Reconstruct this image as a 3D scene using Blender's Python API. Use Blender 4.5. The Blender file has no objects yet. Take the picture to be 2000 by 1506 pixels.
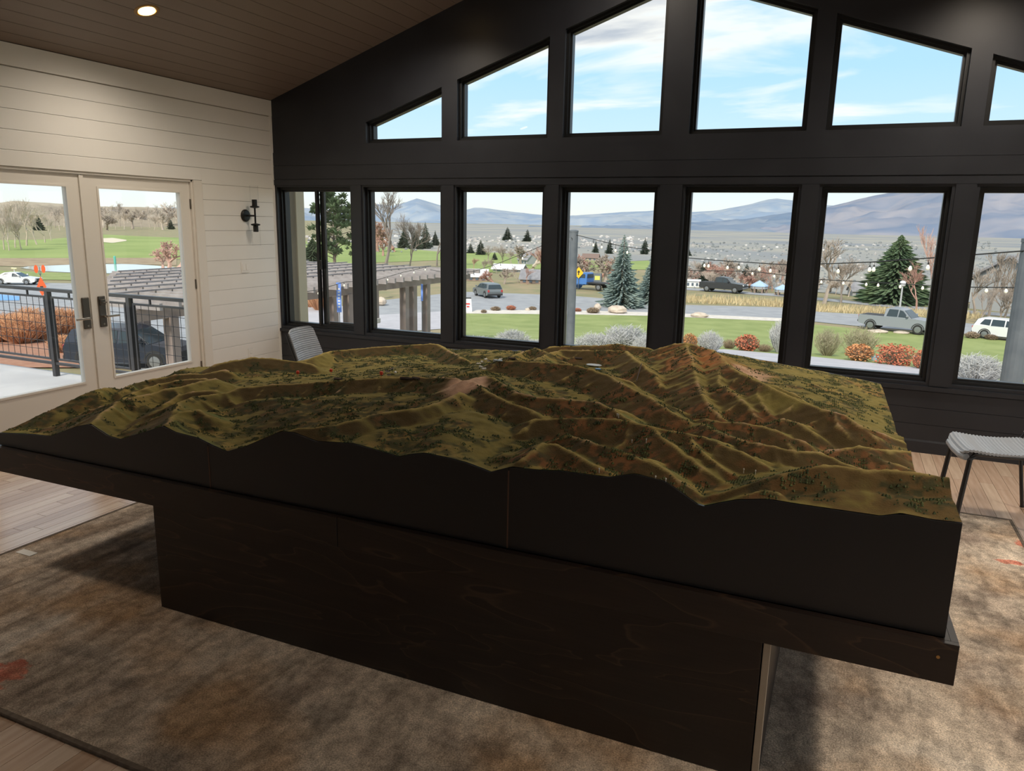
import bpy, math, random
import numpy as np
from mathutils import Vector, Matrix
random.seed(7)
SC = bpy.context.scene
COL = SC.collection
PI = math.pi

# ------------------------------------------------------------------ camera
CAMP = dict(f=1472.7554, rx=-0.2123, ry=-0.0193, rz=0.4113)
CAM = np.array([5.7149, -6.6059, 1.728])
def _rot(rx, ry, rz):
    c, s = math.cos, math.sin
    X = np.array([[1,0,0],[0,c(rx),-s(rx)],[0,s(rx),c(rx)]])
    Y = np.array([[c(ry),0,s(ry)],[0,1,0],[-s(ry),0,c(ry)]])
    Z = np.array([[c(rz),-s(rz),0],[s(rz),c(rz),0],[0,0,1]])
    return Z @ X @ Y
RM = _rot(CAMP['rx'], CAMP['ry'], CAMP['rz'])
cam = bpy.data.cameras.new('camera')
cam.sensor_fit = 'HORIZONTAL'; cam.sensor_width = 36.0
cam.lens = CAMP['f'] / 2000.0 * 36.0
cam.clip_start = 0.05; cam.clip_end = 20000
camo = bpy.data.objects.new('camera', cam); COL.objects.link(camo)
R4 = Matrix(((RM[0,0], RM[0,2], -RM[0,1], CAM[0]), (RM[1,0], RM[1,2], -RM[1,1], CAM[1]),
             (RM[2,0], RM[2,2], -RM[2,1], CAM[2]), (0,0,0,1)))
camo.matrix_world = R4
SC.camera = camo
def ray(u, v):
    return RM @ np.array([(u-1000)/CAMP['f'], 1.0, -(v-753)/CAMP['f']])
def on(u, v, ax, val):
    d = ray(u, v); return CAM + d*((val-CAM[ax])/d[ax])
def depth(p):
    return float((np.array(p)-CAM) @ RM[:,1])

# ------------------------------------------------------------------ world sky
W = bpy.data.worlds.new('sky'); SC.world = W; W.use_nodes = True
def build_sky():
    nt = W.node_tree; N = nt.nodes; Lk = nt.links; N.clear()
    out = N.new('ShaderNodeOutputWorld'); bg = N.new('ShaderNodeBackground')
    tc = N.new('ShaderNodeTexCoord'); sep = N.new('ShaderNodeSeparateXYZ')
    Lk.new(tc.outputs['Generated'], sep.inputs[0])
    ramp = N.new('ShaderNodeValToRGB'); Lk.new(sep.outputs['Z'], ramp.inputs[0])
    e = ramp.color_ramp.elements
    e[0].position = 0.0; e[0].color = (.66,.66,.60,1)
    e[1].position = 1.0; e[1].color = (.26,.38,.56,1)
    for p, c in ((.03,(.62,.67,.66,1)),(.09,(.46,.61,.71,1)),(.18,(.34,.545,.73,1)),(.35,(.28,.47,.68,1))):
        k = e.new(p); k.color = c
    # cloud layer: direction projected on a plane overhead
    mx = N.new('ShaderNodeMath'); mx.operation = 'ADD'; mx.inputs[1].default_value = .10
    Lk.new(sep.outputs['Z'], mx.inputs[0])
    dv = N.new('ShaderNodeVectorMath'); dv.operation = 'DIVIDE'
    cmb = N.new('ShaderNodeCombineXYZ')
    for i in range(3): Lk.new(mx.outputs[0], cmb.inputs[i])
    Lk.new(tc.outputs['Generated'], dv.inputs[0]); Lk.new(cmb.outputs[0], dv.inputs[1])
    mp = N.new('ShaderNodeMapping'); mp.inputs['Location'].default_value = (0.6, 4.4, 0)
    mp.inputs['Scale'].default_value = (.62, .95, 0); mp.inputs['Rotation'].default_value = (0,0,.35)
    Lk.new(dv.outputs[0], mp.inputs[0])
    nz = N.new('ShaderNodeTexNoise'); nz.inputs['Scale'].default_value = 1.5; nz.inputs['Detail'].default_value = 9
    nz.inputs['Roughness'].default_value = .56; nz.inputs['Distortion'].default_value = .35
    Lk.new(mp.outputs[0], nz.inputs['Vector'])
    # broad weather field: more cloud to the right and overhead (the east)
    nb = N.new('ShaderNodeTexNoise'); nb.inputs['Scale'].default_value = .55; nb.inputs['Detail'].default_value = 2
    Lk.new(mp.outputs[0], nb.inputs['Vector'])
    ad = N.new('ShaderNodeMath'); ad.operation = 'MULTIPLY_ADD'; ad.inputs[1].default_value = .55
    Lk.new(nb.outputs[0], ad.inputs[0]); Lk.new(nz.outputs[0], ad.inputs[2])
    el = N.new('ShaderNodeMath'); el.operation = 'MULTIPLY_ADD'; el.inputs[1].default_value = 1.1; el.inputs[2].default_value = -.215; el.use_clamp = False
    Lk.new(sep.outputs['Z'], el.inputs[0]); mn = N.new('ShaderNodeMath'); mn.operation = 'MINIMUM'; mn.inputs[1].default_value = .085; Lk.new(el.outputs[0], mn.inputs[0])
    a2 = N.new('ShaderNodeMath'); a2.operation = 'ADD'; Lk.new(ad.outputs[0], a2.inputs[0]); Lk.new(mn.outputs[0], a2.inputs[1]); ad = a2
    cr = N.new('ShaderNodeValToRGB'); Lk.new(ad.outputs[0], cr.inputs[0])
    cr.color_ramp.elements[0].position = .74; cr.color_ramp.elements[0].color = (0,0,0,1)
    cr.color_ramp.elements[1].position = .90; cr.color_ramp.elements[1].color = (1,1,1,1)
    cc = N.new('ShaderNodeValToRGB'); Lk.new(ad.outputs[0], cc.inputs[0])
    cc.color_ramp.elements[0].position = .74; cc.color_ramp.elements[0].color = (.70,.72,.74,1)
    cc.color_ramp.elements[1].position = 1.02; cc.color_ramp.elements[1].color = (.38,.41,.46,1)
    k = cc.color_ramp.elements.new(.86); k.color = (.74,.72,.68,1)
    mix = N.new('ShaderNodeMixRGB'); Lk.new(cr.outputs[0], mix.inputs[0]); Lk.new(ramp.outputs[0], mix.inputs[1]); Lk.new(cc.outputs[0], mix.inputs[2])
    Lk.new(mix.outputs[0], bg.inputs[0]); bg.inputs[1].default_value = SKY
    Lk.new(bg.outputs[0], out.inputs[0])
SKY = 1.12
build_sky()
sun = bpy.data.lights.new('sun', 'SUN'); sun.energy = 3.0; sun.angle = math.radians(9); sun.color = (1,.90,.76)
suno = bpy.data.objects.new('sun', sun); COL.objects.link(suno)
suno.rotation_euler = (math.radians(50), 0, math.radians(3))
LAMP_W = 165.0            # each ceiling downlight
vs = SC.view_settings
vs.view_transform = 'Standard'; vs.look = 'None'; vs.exposure = 0.55; vs.gamma = 1.0; vs.use_curve_mapping = False

# ------------------------------------------------------------------ materials
MATS = {}
def mat(name, c1, c2=None, rough=.6, scale=8, detail=4, metallic=0, bump=0, bscale=None, stretch=(1,1,1), spec=.5, coord='Object', lo=.35, hi=.65, dist=0, sheen=0):
    if name in MATS: return MATS[name]
    m = bpy.data.materials.new(name); m.use_nodes = True; MATS[name] = m
    nt = m.node_tree; N = nt.nodes; Lk = nt.links
    b = N['Principled BSDF']; b.inputs['Roughness'].default_value = rough; b.inputs['Metallic'].default_value = metallic
    b.inputs['Specular IOR Level'].default_value = spec
    b.inputs['Base Color'].default_value = (*c1, 1)
    if c2 is not None or bump:
        tc = N.new('ShaderNodeTexCoord'); mp = N.new('ShaderNodeMapping'); mp.inputs['Scale'].default_value = stretch
        Lk.new(tc.outputs[coord], mp.inputs[0])
    if c2 is not None:
        nz = N.new('ShaderNodeTexNoise'); nz.inputs['Scale'].default_value = scale; nz.inputs['Detail'].default_value = detail
        nz.inputs['Distortion'].default_value = dist
        Lk.new(mp.outputs[0], nz.inputs['Vector'])
        cr = N.new('ShaderNodeValToRGB'); cr.color_ramp.elements[0].position = lo; cr.color_ramp.elements[1].position = hi
        cr.color_ramp.elements[0].color = (*c1,1); cr.color_ramp.elements[1].color = (*c2,1)
        Lk.new(nz.outputs[0], cr.inputs[0]); Lk.new(cr.outputs[0], b.inputs['Base Color'])
    if bump:
        n2 = N.new('ShaderNodeTexNoise'); n2.inputs['Scale'].default_value = bscale or scale*4; n2.inputs['Detail'].default_value = 5
        Lk.new(mp.outputs[0], n2.inputs['Vector'])
        bp = N.new('ShaderNodeBump'); bp.inputs['Strength'].default_value = bump; bp.inputs['Distance'].default_value = .01
        Lk.new(n2.outputs[0], bp.inputs['Height']); Lk.new(bp.outputs[0], b.inputs['Normal'])
    return m
def emis(name, c, s):
    if name in MATS: return MATS[name]
    m = mat(name, c); b = m.node_tree.nodes['Principled BSDF']
    b.inputs['Emission Color'].default_value = (*c,1); b.inputs['Emission Strength'].default_value = s
    return m
def glassmat(name, tint=(1,1,1), refl=.05, rough=.0):
    if name in MATS: return MATS[name]
    m = bpy.data.materials.new(name); m.use_nodes = True; MATS[name] = m
    nt = m.node_tree; N = nt.nodes; Lk = nt.links; N.clear()
    o = N.new('ShaderNodeOutputMaterial'); t = N.new('ShaderNodeBsdfTransparent'); g = N.new('ShaderNodeBsdfGlossy')
    t.inputs[0].default_value = (*tint,1); g.inputs['Roughness'].default_value = rough
    lw = N.new('ShaderNodeLayerWeight'); lw.inputs[0].default_value = .5
    pw = N.new('ShaderNodeMath'); pw.operation = 'POWER'; pw.inputs[1].default_value = 5; Lk.new(lw.outputs['Facing'], pw.inputs[0])
    ml = N.new('ShaderNodeMath'); ml.operation = 'MULTIPLY_ADD'; ml.inputs[1].default_value = .85; ml.inputs[2].default_value = refl*.6
    Lk.new(pw.outputs[0], ml.inputs[0])
    mx = N.new('ShaderNodeMixShader'); Lk.new(ml.outputs[0], mx.inputs[0]); Lk.new(t.outputs[0], mx.inputs[1]); Lk.new(g.outputs[0], mx.inputs[2])
    Lk.new(mx.outputs[0], o.inputs[0])
    return m

# ------------------------------------------------------------------ mesh helpers
class MB:
    def __init__(s): s.v = []; s.f = []
    def add(s, vs, fs):
        o = len(s.v); s.v += [tuple(map(float, p)) for p in vs]; s.f += [tuple(i+o for i in f) for f in fs]; return s
    def box(s, lo, hi):
        x0,y0,z0 = lo; x1,y1,z1 = hi
        return s.add([(x0,y0,z0),(x1,y0,z0),(x1,y1,z0),(x0,y1,z0),(x0,y0,z1),(x1,y0,z1),(x1,y1,z1),(x0,y1,z1)],
                     [(0,3,2,1),(4,5,6,7),(0,1,5,4),(1,2,6,5),(2,3,7,6),(3,0,4,7)])
    def rbox(s, lo, hi, b=.01):   # bevelled box: an octagonal-edged block
        x0,y0,z0 = lo; x1,y1,z1 = hi; b = min(b, (x1-x0)/2.01, (y1-y0)/2.01, (z1-z0)/2.01)
        ring = lambda z, k: [(x0+b*k+b,y0+b*k,z),(x1-b*k-b,y0+b*k,z),(x1-b*k,y0+b*k+b,z),(x1-b*k,y1-b*k-b,z),(x1-b*k-b,y1-b*k,z),(x0+b*k+b,y1-b*k,z),(x0+b*k,y1-b*k-b,z),(x0+b*k,y0+b*k+b,z)]
        return s.loft([ring(z0,.5), ring(z0+b,0), ring(z1-b,0), ring(z1,.5)])
    def loft(s, rings, cap=True, closed=True):
        n = len(rings[0]); o = len(s.v)
        for r in rings: s.v += [tuple(map(float,p)) for p in r]
        for i in range(len(rings)-1):
            for j in range(n if closed else n-1):
                a = o+i*n+j; b = o+i*n+(j+1)%n
                s.f.append((a,b,b+n,a+n))
        if cap:
            s.f.append(tuple(o+j for j in reversed(range(n)))); s.f.append(tuple(o+(len(rings)-1)*n+j for j in range(n)))
        return s
    def prism(s, poly, a0, a1, axis='y'):  # polygon in the other two axes, extruded
        def P(p, a):
            return {'y':(p[0],a,p[1]), 'x':(a,p[0],p[1]), 'z':(p[0],p[1],a)}[axis]
        return s.loft([[P(p,a0) for p in poly],[P(p,a1) for p in poly]])
    def tube(s, path, r, n=6, r2=None, cap=True):
        path = [Vector(p) for p in path]; rings = []
        m = len(path)
        for i, p in enumerate(path):
            d = (path[min(i+1,m-1)] - path[max(i-1,0)])
            if d.length < 1e-9: d = Vector((0,0,1))
            d.normalize(); a = d.orthogonal() if abs(d.z) > .9 else d.cross(Vector((0,0,1)))
            a.normalize(); b = d.cross(a)
            rr = r if r2 is None else r + (r2-r)*i/max(1,m-1)
            rings.append([tuple(p + (a*math.cos(t)+b*math.sin(t))*rr) for t in [2*PI*k/n for k in range(n)]])
        return s.loft(rings, cap)
    def lathe(s, prof, n=16, c=(0,0,0), axis='z'):
        rings = []
        for r, h in prof:
            ring = []
            for k in range(n):
                t = 2*PI*k/n; x, y = r*math.cos(t), r*math.sin(t)
                p = {'z':(x,y,h),'x':(h,x,y),'y':(y,h,x)}[axis]
                ring.append((p[0]+c[0],p[1]+c[1],p[2]+c[2]))
            rings.append(ring)
        return s.loft(rings, True)
    def blob(s, c, r, seed=0, sq=(1,1,1), lat=4, lon=7, amp=.2):
        rnd = random.Random(seed); prof = []
        rings = []
        for i in range(lat+1):
            th = .15 + (PI-.3)*i/lat
            rings.append([(c[0]+r*sq[0]*math.sin(th)*math.cos(2*PI*k/lon)*(1+rnd.uniform(-amp,amp)),
                           c[1]+r*sq[1]*math.sin(th)*math.sin(2*PI*k/lon)*(1+rnd.uniform(-amp,amp)),
                           c[2]-r*sq[2]*math.cos(th)*(1+rnd.uniform(-amp,amp))) for k in range(lon)])
        return s.loft(rings, True)
    def xf(s, M):
        s.v = [tuple(M @ Vector(p)) for p in s.v]; return s
    def mesh(s, name, smooth=False):
        me = bpy.data.meshes.new(name); me.from_pydata(s.v, [], s.f); me.update()
        if smooth: me.polygons.foreach_set('use_smooth', [True]*len(me.polygons))
        return me
    def build(s, name, m, parent=None, kind=None, label=None, smooth=False):
        me = s.mesh(name, smooth)
        return link(name, me, m, parent, kind, label)
def link(name, me, m, parent=None, kind=None, label=None):
    if m is not None and not me.materials: me.materials.append(m)
    o = bpy.data.objects.new(name, me); COL.objects.link(o)
    if parent is not None: o.parent = parent
    if kind: o['kind'] = kind
    if label: o['label'] = label
    return o
def tag(o, label=None, cat=None, group=None, kind=None):
    if label: o['label'] = label
    if cat: o['category'] = cat
    if group: o['group'] = group
    if kind: o['kind'] = kind
    return o
def thing(name, label, cat, loc=(0,0,0), rz=0, group=None, scale=1):
    o = bpy.data.objects.new(name, None); COL.objects.link(o); o.empty_display_size = .1
    o.location = tuple(map(float,loc)); o.rotation_euler = (0,0,rz)
    o.scale = (scale,)*3 if not isinstance(scale, tuple) else scale
    return tag(o, label, cat, group)
def dup(root, loc, rz=None, label=None, group=None, scale=None):
    r = root.copy(); COL.objects.link(r); r.location = tuple(map(float,loc))
    if rz is not None: r.rotation_euler = (0,0,rz)
    if scale is not None: r.scale = (scale,)*3 if not isinstance(scale, tuple) else scale
    if label: r['label'] = label
    if group: r['group'] = group
    for ch in list(root.children):
        c = ch.copy(); COL.objects.link(c); c.parent = r
        for g in list(ch.children):
            d = g.copy(); COL.objects.link(d); d.parent = c
    return r
def struct(name, mb, m, label=None):
    return mb.build(name, m, None, 'structure', label)

# numpy value noise / fbm
_rng = np.random.RandomState(11); _tab = _rng.rand(256,256)
def vnoise(x, y):
    xi = np.floor(x).astype(int); yi = np.floor(y).astype(int); fx = x-xi; fy = y-yi
    fx = fx*fx*fx*(fx*(fx*6-15)+10); fy = fy*fy*fy*(fy*(fy*6-15)+10)
    g = lambda a,b: _tab[a & 255, b & 255]
    return (g(xi,yi)*(1-fx)+g(xi+1,yi)*fx)*(1-fy)+(g(xi,yi+1)*(1-fx)+g(xi+1,yi+1)*fx)*fy
def fbm(x, y, o=5, gain=.5):
    a = 1; s = 0; t = 0
    for i in range(o): s = s+a*vnoise(x+17.3*i, y+9.1*i); t += a; a *= gain; x = x*2.03; y = y*2.03
    return s/t
def grid_mesh(name, X, Y, Z, smooth=True):
    ny, nx = X.shape
    co = np.stack([X,Y,Z], -1).reshape(-1,3)
    i = np.arange(ny*nx).reshape(ny,nx)
    f = np.stack([i[:-1,:-1],i[:-1,1:],i[1:,1:],i[1:,:-1]], -1).reshape(-1,4)
    me = bpy.data.meshes.new(name)
    me.vertices.add(len(co)); me.vertices.foreach_set('co', co.astype(np.float32).ravel())
    me.loops.add(f.size); me.loops.foreach_set('vertex_index', f.astype(np.int32).ravel())
    me.polygons.add(len(f)); me.polygons.foreach_set('loop_start', np.arange(0,f.size,4,dtype=np.int32))
    me.polygons.foreach_set('loop_total', np.full(len(f),4,dtype=np.int32))
    if smooth: me.polygons.foreach_set('use_smooth', np.ones(len(f),dtype=bool))
    me.update(calc_edges=True); me.validate()
    return me

# ================================================================== ROOM
XA = 4.28                      # ridge / centre line
RW = 2*XA                      # room width
SL = .337                      # roof slope
ZE = 2.93                      # eave height
YB = -10.2                     # wall behind the camera
black_paint = mat('wall_black_paint', (.0165,.0185,.0245), (.021,.0235,.030), rough=.40, scale=3, bump=.03, bscale=60)
frame_black = mat('window_frame_black', (.011,.012,.0135), rough=.38)
white_paint = mat('wall_white_paint', (.84,.83,.79), (.87,.86,.825), rough=.45, scale=2, bump=.02, bscale=90)
door_paint = mat('door_white_paint', (.80,.77,.71), rough=.4)
pane_glass = glassmat('window_glass', (.97,.985,.985), .04)
roof_z = lambda x: ZE + SL*(XA-abs(x-XA))

# --- floor
oakA = mat('floor_oak', (.52,.37,.27), (.63,.47,.36), rough=.22, scale=3, stretch=(14,1,1), detail=6, bump=.04, bscale=20, spec=.8)
oakB = mat('floor_oak_pale', (.58,.44,.33), (.68,.53,.41), rough=.22, scale=3, stretch=(14,1,1), detail=6, bump=.04, bscale=20, spec=.8)
oakC = mat('floor_oak_brown', (.42,.27,.175), (.53,.365,.25), rough=.22, scale=3, stretch=(14,1,1), detail=6, bump=.04, bscale=20, spec=.8)
floor = struct('floor', MB().box((-.16,YB-.16,-.12),(RW+.16,.16,-.012)), mat('floor_joint', (.05,.03,.02), rough=.8), 'oak strip floor')
PW = .083
rest = MB(); plank_mesh = {}
rnd = random.Random(3)
def in_view(x, y):
    return (x < 2.1 and -4.7 < y < -.9) or (x > 6.0 and y > -3.2 and x < 7.7) or (2.2 < x < 4.3 and -5.75 < y < -5.0) or (x < 2.2 and y > -1)
nvis = 0
for i in range(int(RW/PW)+1):
    x0 = i*PW; y = YB - rnd.random()*.8
    while y < 0:
        L_ = rnd.choice((.62,.9,1.2,1.5)); a, b = max(y,YB), min(y+L_,0); y += L_
        if b-a < .05: continue
        vis = nvis < 295 and any(in_view(x0+PW/2, a+(b-a)*t) for t in (.05,.5,.95))
        if vis:
            key = (round(b-a,3)); k = rnd.choice((oakA,oakA,oakB,oakC))
            me = plank_mesh.get((key,k.name))
            if me is None:
                me = MB().box((.0012,.0012,-.012),(PW-.0012,b-a-.0012,0)).mesh('plank'); me.materials.append(k); plank_mesh[(key,k.name)] = me
            o = link('plank', me, None, floor); o.location = (x0,a,0); nvis += 1
        else:
            rest.box((x0+.0012,a+.0012,-.012),(x0+PW-.0012,b-.0012,0))
rest.build('plank_field', oakA, floor, 'stuff')

# --- ceiling: sloped slabs with tongue and groove boards
ceil_dark = mat('ceiling_groove', (.02,.014,.01), rough=.9)
ceil_wood = mat('ceiling_board_brown', (.165,.126,.102), (.20,.155,.127), rough=.45, scale=2.5, stretch=(1,.15,1), bump=.04, bscale=30)
cl = MB()
cl.prism([(-.5,ZE-.5*SL+.012),(XA,roof_z(XA)+.012),(RW+.5,ZE-.5*SL+.012),(RW+.5,ZE-.5*SL+.3),(XA,roof_z(XA)+.3),(-.5,ZE-.5*SL+.3)], YB-.3, .55, 'y')
ceiling = struct('ceiling', cl, ceil_dark, 'sloped brown board ceiling')
ang = math.atan(SL); slen = XA/math.cos(ang); BW = .137
cb = MB().box((.002,YB,0),(BW-.002,0,.012)).mesh('ceiling_board'); cb.materials.append(ceil_wood)
nb = int(slen/BW)
for side in (0,1):
    for i in range(nb+1):
        o = link('ceiling_board', cb, None, ceiling)
        d = i*BW
        if side == 0:
            o.location = (d*math.cos(ang), 0, ZE+d*math.sin(ang)); o.rotation_euler = (0,-ang,0)
        else:
            o.location = (RW-d*math.cos(ang)-BW*math.cos(ang), 0, ZE+d*math.sin(ang)+BW*math.sin(ang)); o.rotation_euler = (0,ang,0)
cr_ = MB().box((0,YB,ZE-.02),(.018,0,ZE+.03)); cr_.build('eave_moulding', mat('ceiling_trim_brown', (.05,.033,.025), rough=.5), ceiling)

# --- window wall
low = [(.086,.946),(1.190,1.997),(2.2537,3.0727),(3.3241,4.1179),(4.4371,5.2554),(5.5126,6.3259),(6.5887,7.37),(7.614,8.474)]
ZB, ZT, ZU = .608, 2.012, 2.522
UZ = lambda x: 3.351 + SL*( (min(x,RW-x)) - 3.3174)     # top line of the gable glass
upp = [(1.2357,2.01),(2.2586,3.09),(3.3174,4.1249),(4.4355,5.27),(5.4922,6.33),(6.5509,7.33)]
FM = .042
WT = .17
def col_z(x):      # list of (is_hole) intervals handled through breakpoints
    pass
xs = sorted(set([-.16, 0, XA, RW, RW+.16] + [e for a,b in low+upp for e in (a-FM,b+FM)]))
wb = MB()
def trap(x0,x1,z00,z01,z10,z11):  # bottom at x0,x1 ; top at x0,x1
    wb.prism([(x0,z00),(x1,z01),(x1,z11),(x0,z10)], 0, WT, 'y')
for x0, x1 in zip(xs[:-1], xs[1:]):
    if x1-x0 < 1e-6: continue
    xm = (x0+x1)/2
    inl = next((w for w in low if w[0]-FM < xm < w[1]+FM), None)
    inu = next((w for w in upp if w[0]-FM < xm < w[1]+FM), None)
    rz = lambda x: roof_z(min(max(x,0),RW)) + .02
    zstart = -.12
    if inl:
        trap(x0,x1,zstart,zstart,ZB-FM,ZB-FM); zstart = ZT+FM
    if inu:
        trap(x0,x1,zstart,zstart,ZU-FM,ZU-FM)
        trap(x0,x1,UZ(x0)+FM,UZ(x1)+FM,rz(x0),rz(x1))
    else:
        trap(x0,x1,zstart,zstart,rz(x0),rz(x1))
wall_back = struct('wall_back', wb, black_paint, 'black gable wall full of windows')
def trimboard(lo, hi, name='wall_board'):
    return MB().box(lo,hi).build(name, black_paint, wall_back)
# header boards between the two rows of windows, boards below the sills
zz = ZT+FM+.085
while zz < ZU-FM-.1:
    trimboard((0,-.008,zz),(RW,0,min(zz+.132,ZU-FM-.045))); zz += .135
for a,b in ((.10,.23),(.233,.363),(.366,.496)):
    trimboard((0,-.007,a),(RW,0,b))
MB().box((0,-.024,ZB-FM-.062),(RW,0,ZB-FM-.028)).build('sill_ledge', black_paint, wall_back)
bb = MB().prism([(-.014,.0),(0,.0),(0,.105),(-.008,.105),(-.014,.09)], 0, RW, 'x')
struct('baseboard_back', bb, black_paint)
# pilaster strips on the piers
edges = [w for w in low]
for (a,b),(c,d) in zip(low[:-1], low[1:]):
    m0, m1 = b+FM+.022, c-FM-.022
    if m1-m0 > .03: trimboard((m0,-.012,ZB-FM-.02),(m1,0,ZT+FM+.018),'pier_board')
MB().box((0,-.012,ZT+FM+.02),(RW,0,ZT+FM+.075)).build('head_board', black_paint, wall_back)

def window(idx, poly, inner=None):
    """poly: glass outline in (x,z), counter clockwise"""
    n = len(poly); cx = sum(p[0] for p in poly)/n; cz = sum(p[1] for p in poly)/n
    def grow(d):
        out = []
        for i in range(n):
            p0, p1, p2 = Vector(poly[i-1]), Vector(poly[i]), Vector(poly[(i+1)%n])
            e1 = (p1-p0).normalized(); e2 = (p2-p1).normalized()
            n1 = Vector((e1.y,-e1.x)); n2 = Vector((e2.y,-e2.x))
            k = (n1+n2); k = k/ (1+n1.dot(n2)); out.append(tuple(p1+k*d))
        return out
    w = bpy.data.objects.new('window_%d' % idx, None); COL.objects.link(w); w['kind'] = 'structure'
    o, i_ = grow(FM-.001), poly
    def ring(outer, inn, y0, y1, name):
        mb = MB()
        for k in range(n):
            j = (k+1)%n
            a,b,c,d = outer[k],outer[j],inn[j],inn[k]
            mb.add([(a[0],y0,a[1]),(b[0],y0,b[1]),(c[0],y0,c[1]),(d[0],y0,d[1]),(a[0],y1,a[1]),(b[0],y1,b[1]),(c[0],y1,c[1]),(d[0],y1,d[1])],
                   [(0,1,2,3),(7,6,5,4),(0,4,5,1),(3,2,6,7)])
        return mb.build(name, frame_black, w)
    ring(o, grow(.018), .045, WT, 'frame'); ring(grow(.018), i_, .075, .14, 'sash')
    g = grow(.004)
    MB().prism(g, .100, .106, 'y').build('pane', pane_glass, w)
    return w
wi = 1
for k,(a,b) in enumerate(low):
    w = window(wi, [(a,ZB),(b,ZB),(b,ZT),(a,ZT)]); wi += 1
    if k in (0,7):      # slider with a meeting stile and latch
        m0, m1 = (.4917,.575) if k == 0 else (RW-.575,RW-.4917)
        MB().box((m0,.062,ZB-.01),(m0+.03,.10,ZT+.01)).box((m0+.03,.106,ZB-.01),(m1,.138,ZT+.01)).build('meeting_stile', frame_black, w)
        MB().rbox((m1-.05,.045,1.20),(m1-.015,.062,1.30),.006).build('latch', frame_black, w)
        MB().box((b-.36 if k==0 else a,.112,ZB),(b if k==0 else a+.36,.135,ZB+.028)).build('sash_rail', frame_black, w)
for a,b in upp:
    if UZ(a) < UZ(b): poly = [(a,ZU),(b,ZU),(b,UZ(b)),(a,UZ(a))]
    else: poly = [(a,ZU),(b,ZU),(b,UZ(b)),(a,UZ(a))]
    window(wi, poly); wi += 1
# --- left wall with the pair of glazed doors
DY0, DY1, DH = -3.37, -1.115, 2.065       # door opening
wl = MB()
wl.box((-.16,DY1,-.12),(0,.17,ZE+.05)).box((-.16,YB,-.12),(0,DY0,ZE+.05)).box((-.16,DY0,DH),(0,DY1,ZE+.05)).box((-.16,DY0,-.12),(0,DY1,-.012))
wall_left = struct('wall_left', wl, mat('shiplap_joint', (.40,.37,.33), rough=.7), 'white shiplap wall')
BH = .146; z = .14
frz = ZE-.155
while z < frz-.01:
    z1 = min(z+BH, frz)
    if z < DH < z1 and z1-DH > .01:
        MB().prism([(0,DH+.004),(.012,DH+.004),(.012,z1-.005),(.009,z1-.0015),(0,z1-.0015)], DY0-.1045, DY1+.1045, 'y').build('shiplap_board', white_paint, wall_left)
    segs = [(DY1+.105,0)] if z < DH+.01 else [(-4.6,0)]
    if z < DH+.01: segs.append((-4.6, DY0-.105))
    for a,b in segs:
        MB().prism([(0,z+.0015),(.012,z+.0015),(.012,z1-.005),(.009,z1-.0015),(0,z1-.0015)], a, b, 'y').build('shiplap_board', white_paint, wall_left)
    z += BH
MB().box((0,YB,.14),(.012,-4.6,frz)).build('shiplap_field', white_paint, wall_left)
MB().box((0,YB,frz),(.02,0,ZE)).build('frieze_board', white_paint, wall_left)
MB().box((0,-.03,.14),(.018,0,frz)).build('corner_strip', white_paint, wall_left)
b1 = MB()
for a,b in ((DY1+.1,0),(YB,DY0-.1)): b1.prism([(.0,0),(.016,0),(.016,.12),(.008,.14),(0,.14)], a, b, 'y') if False else b1.box((0,a,0),(.016,b,.14))
struct('baseboard_left', b1, white_paint)
t1 = MB().box((0,DY1,0),(.02,DY1+.1,DH+.0)).box((0,DY0-.1,0),(.02,DY0,DH))
struct('trim_1', t1, door_paint, 'door casing')
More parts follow.
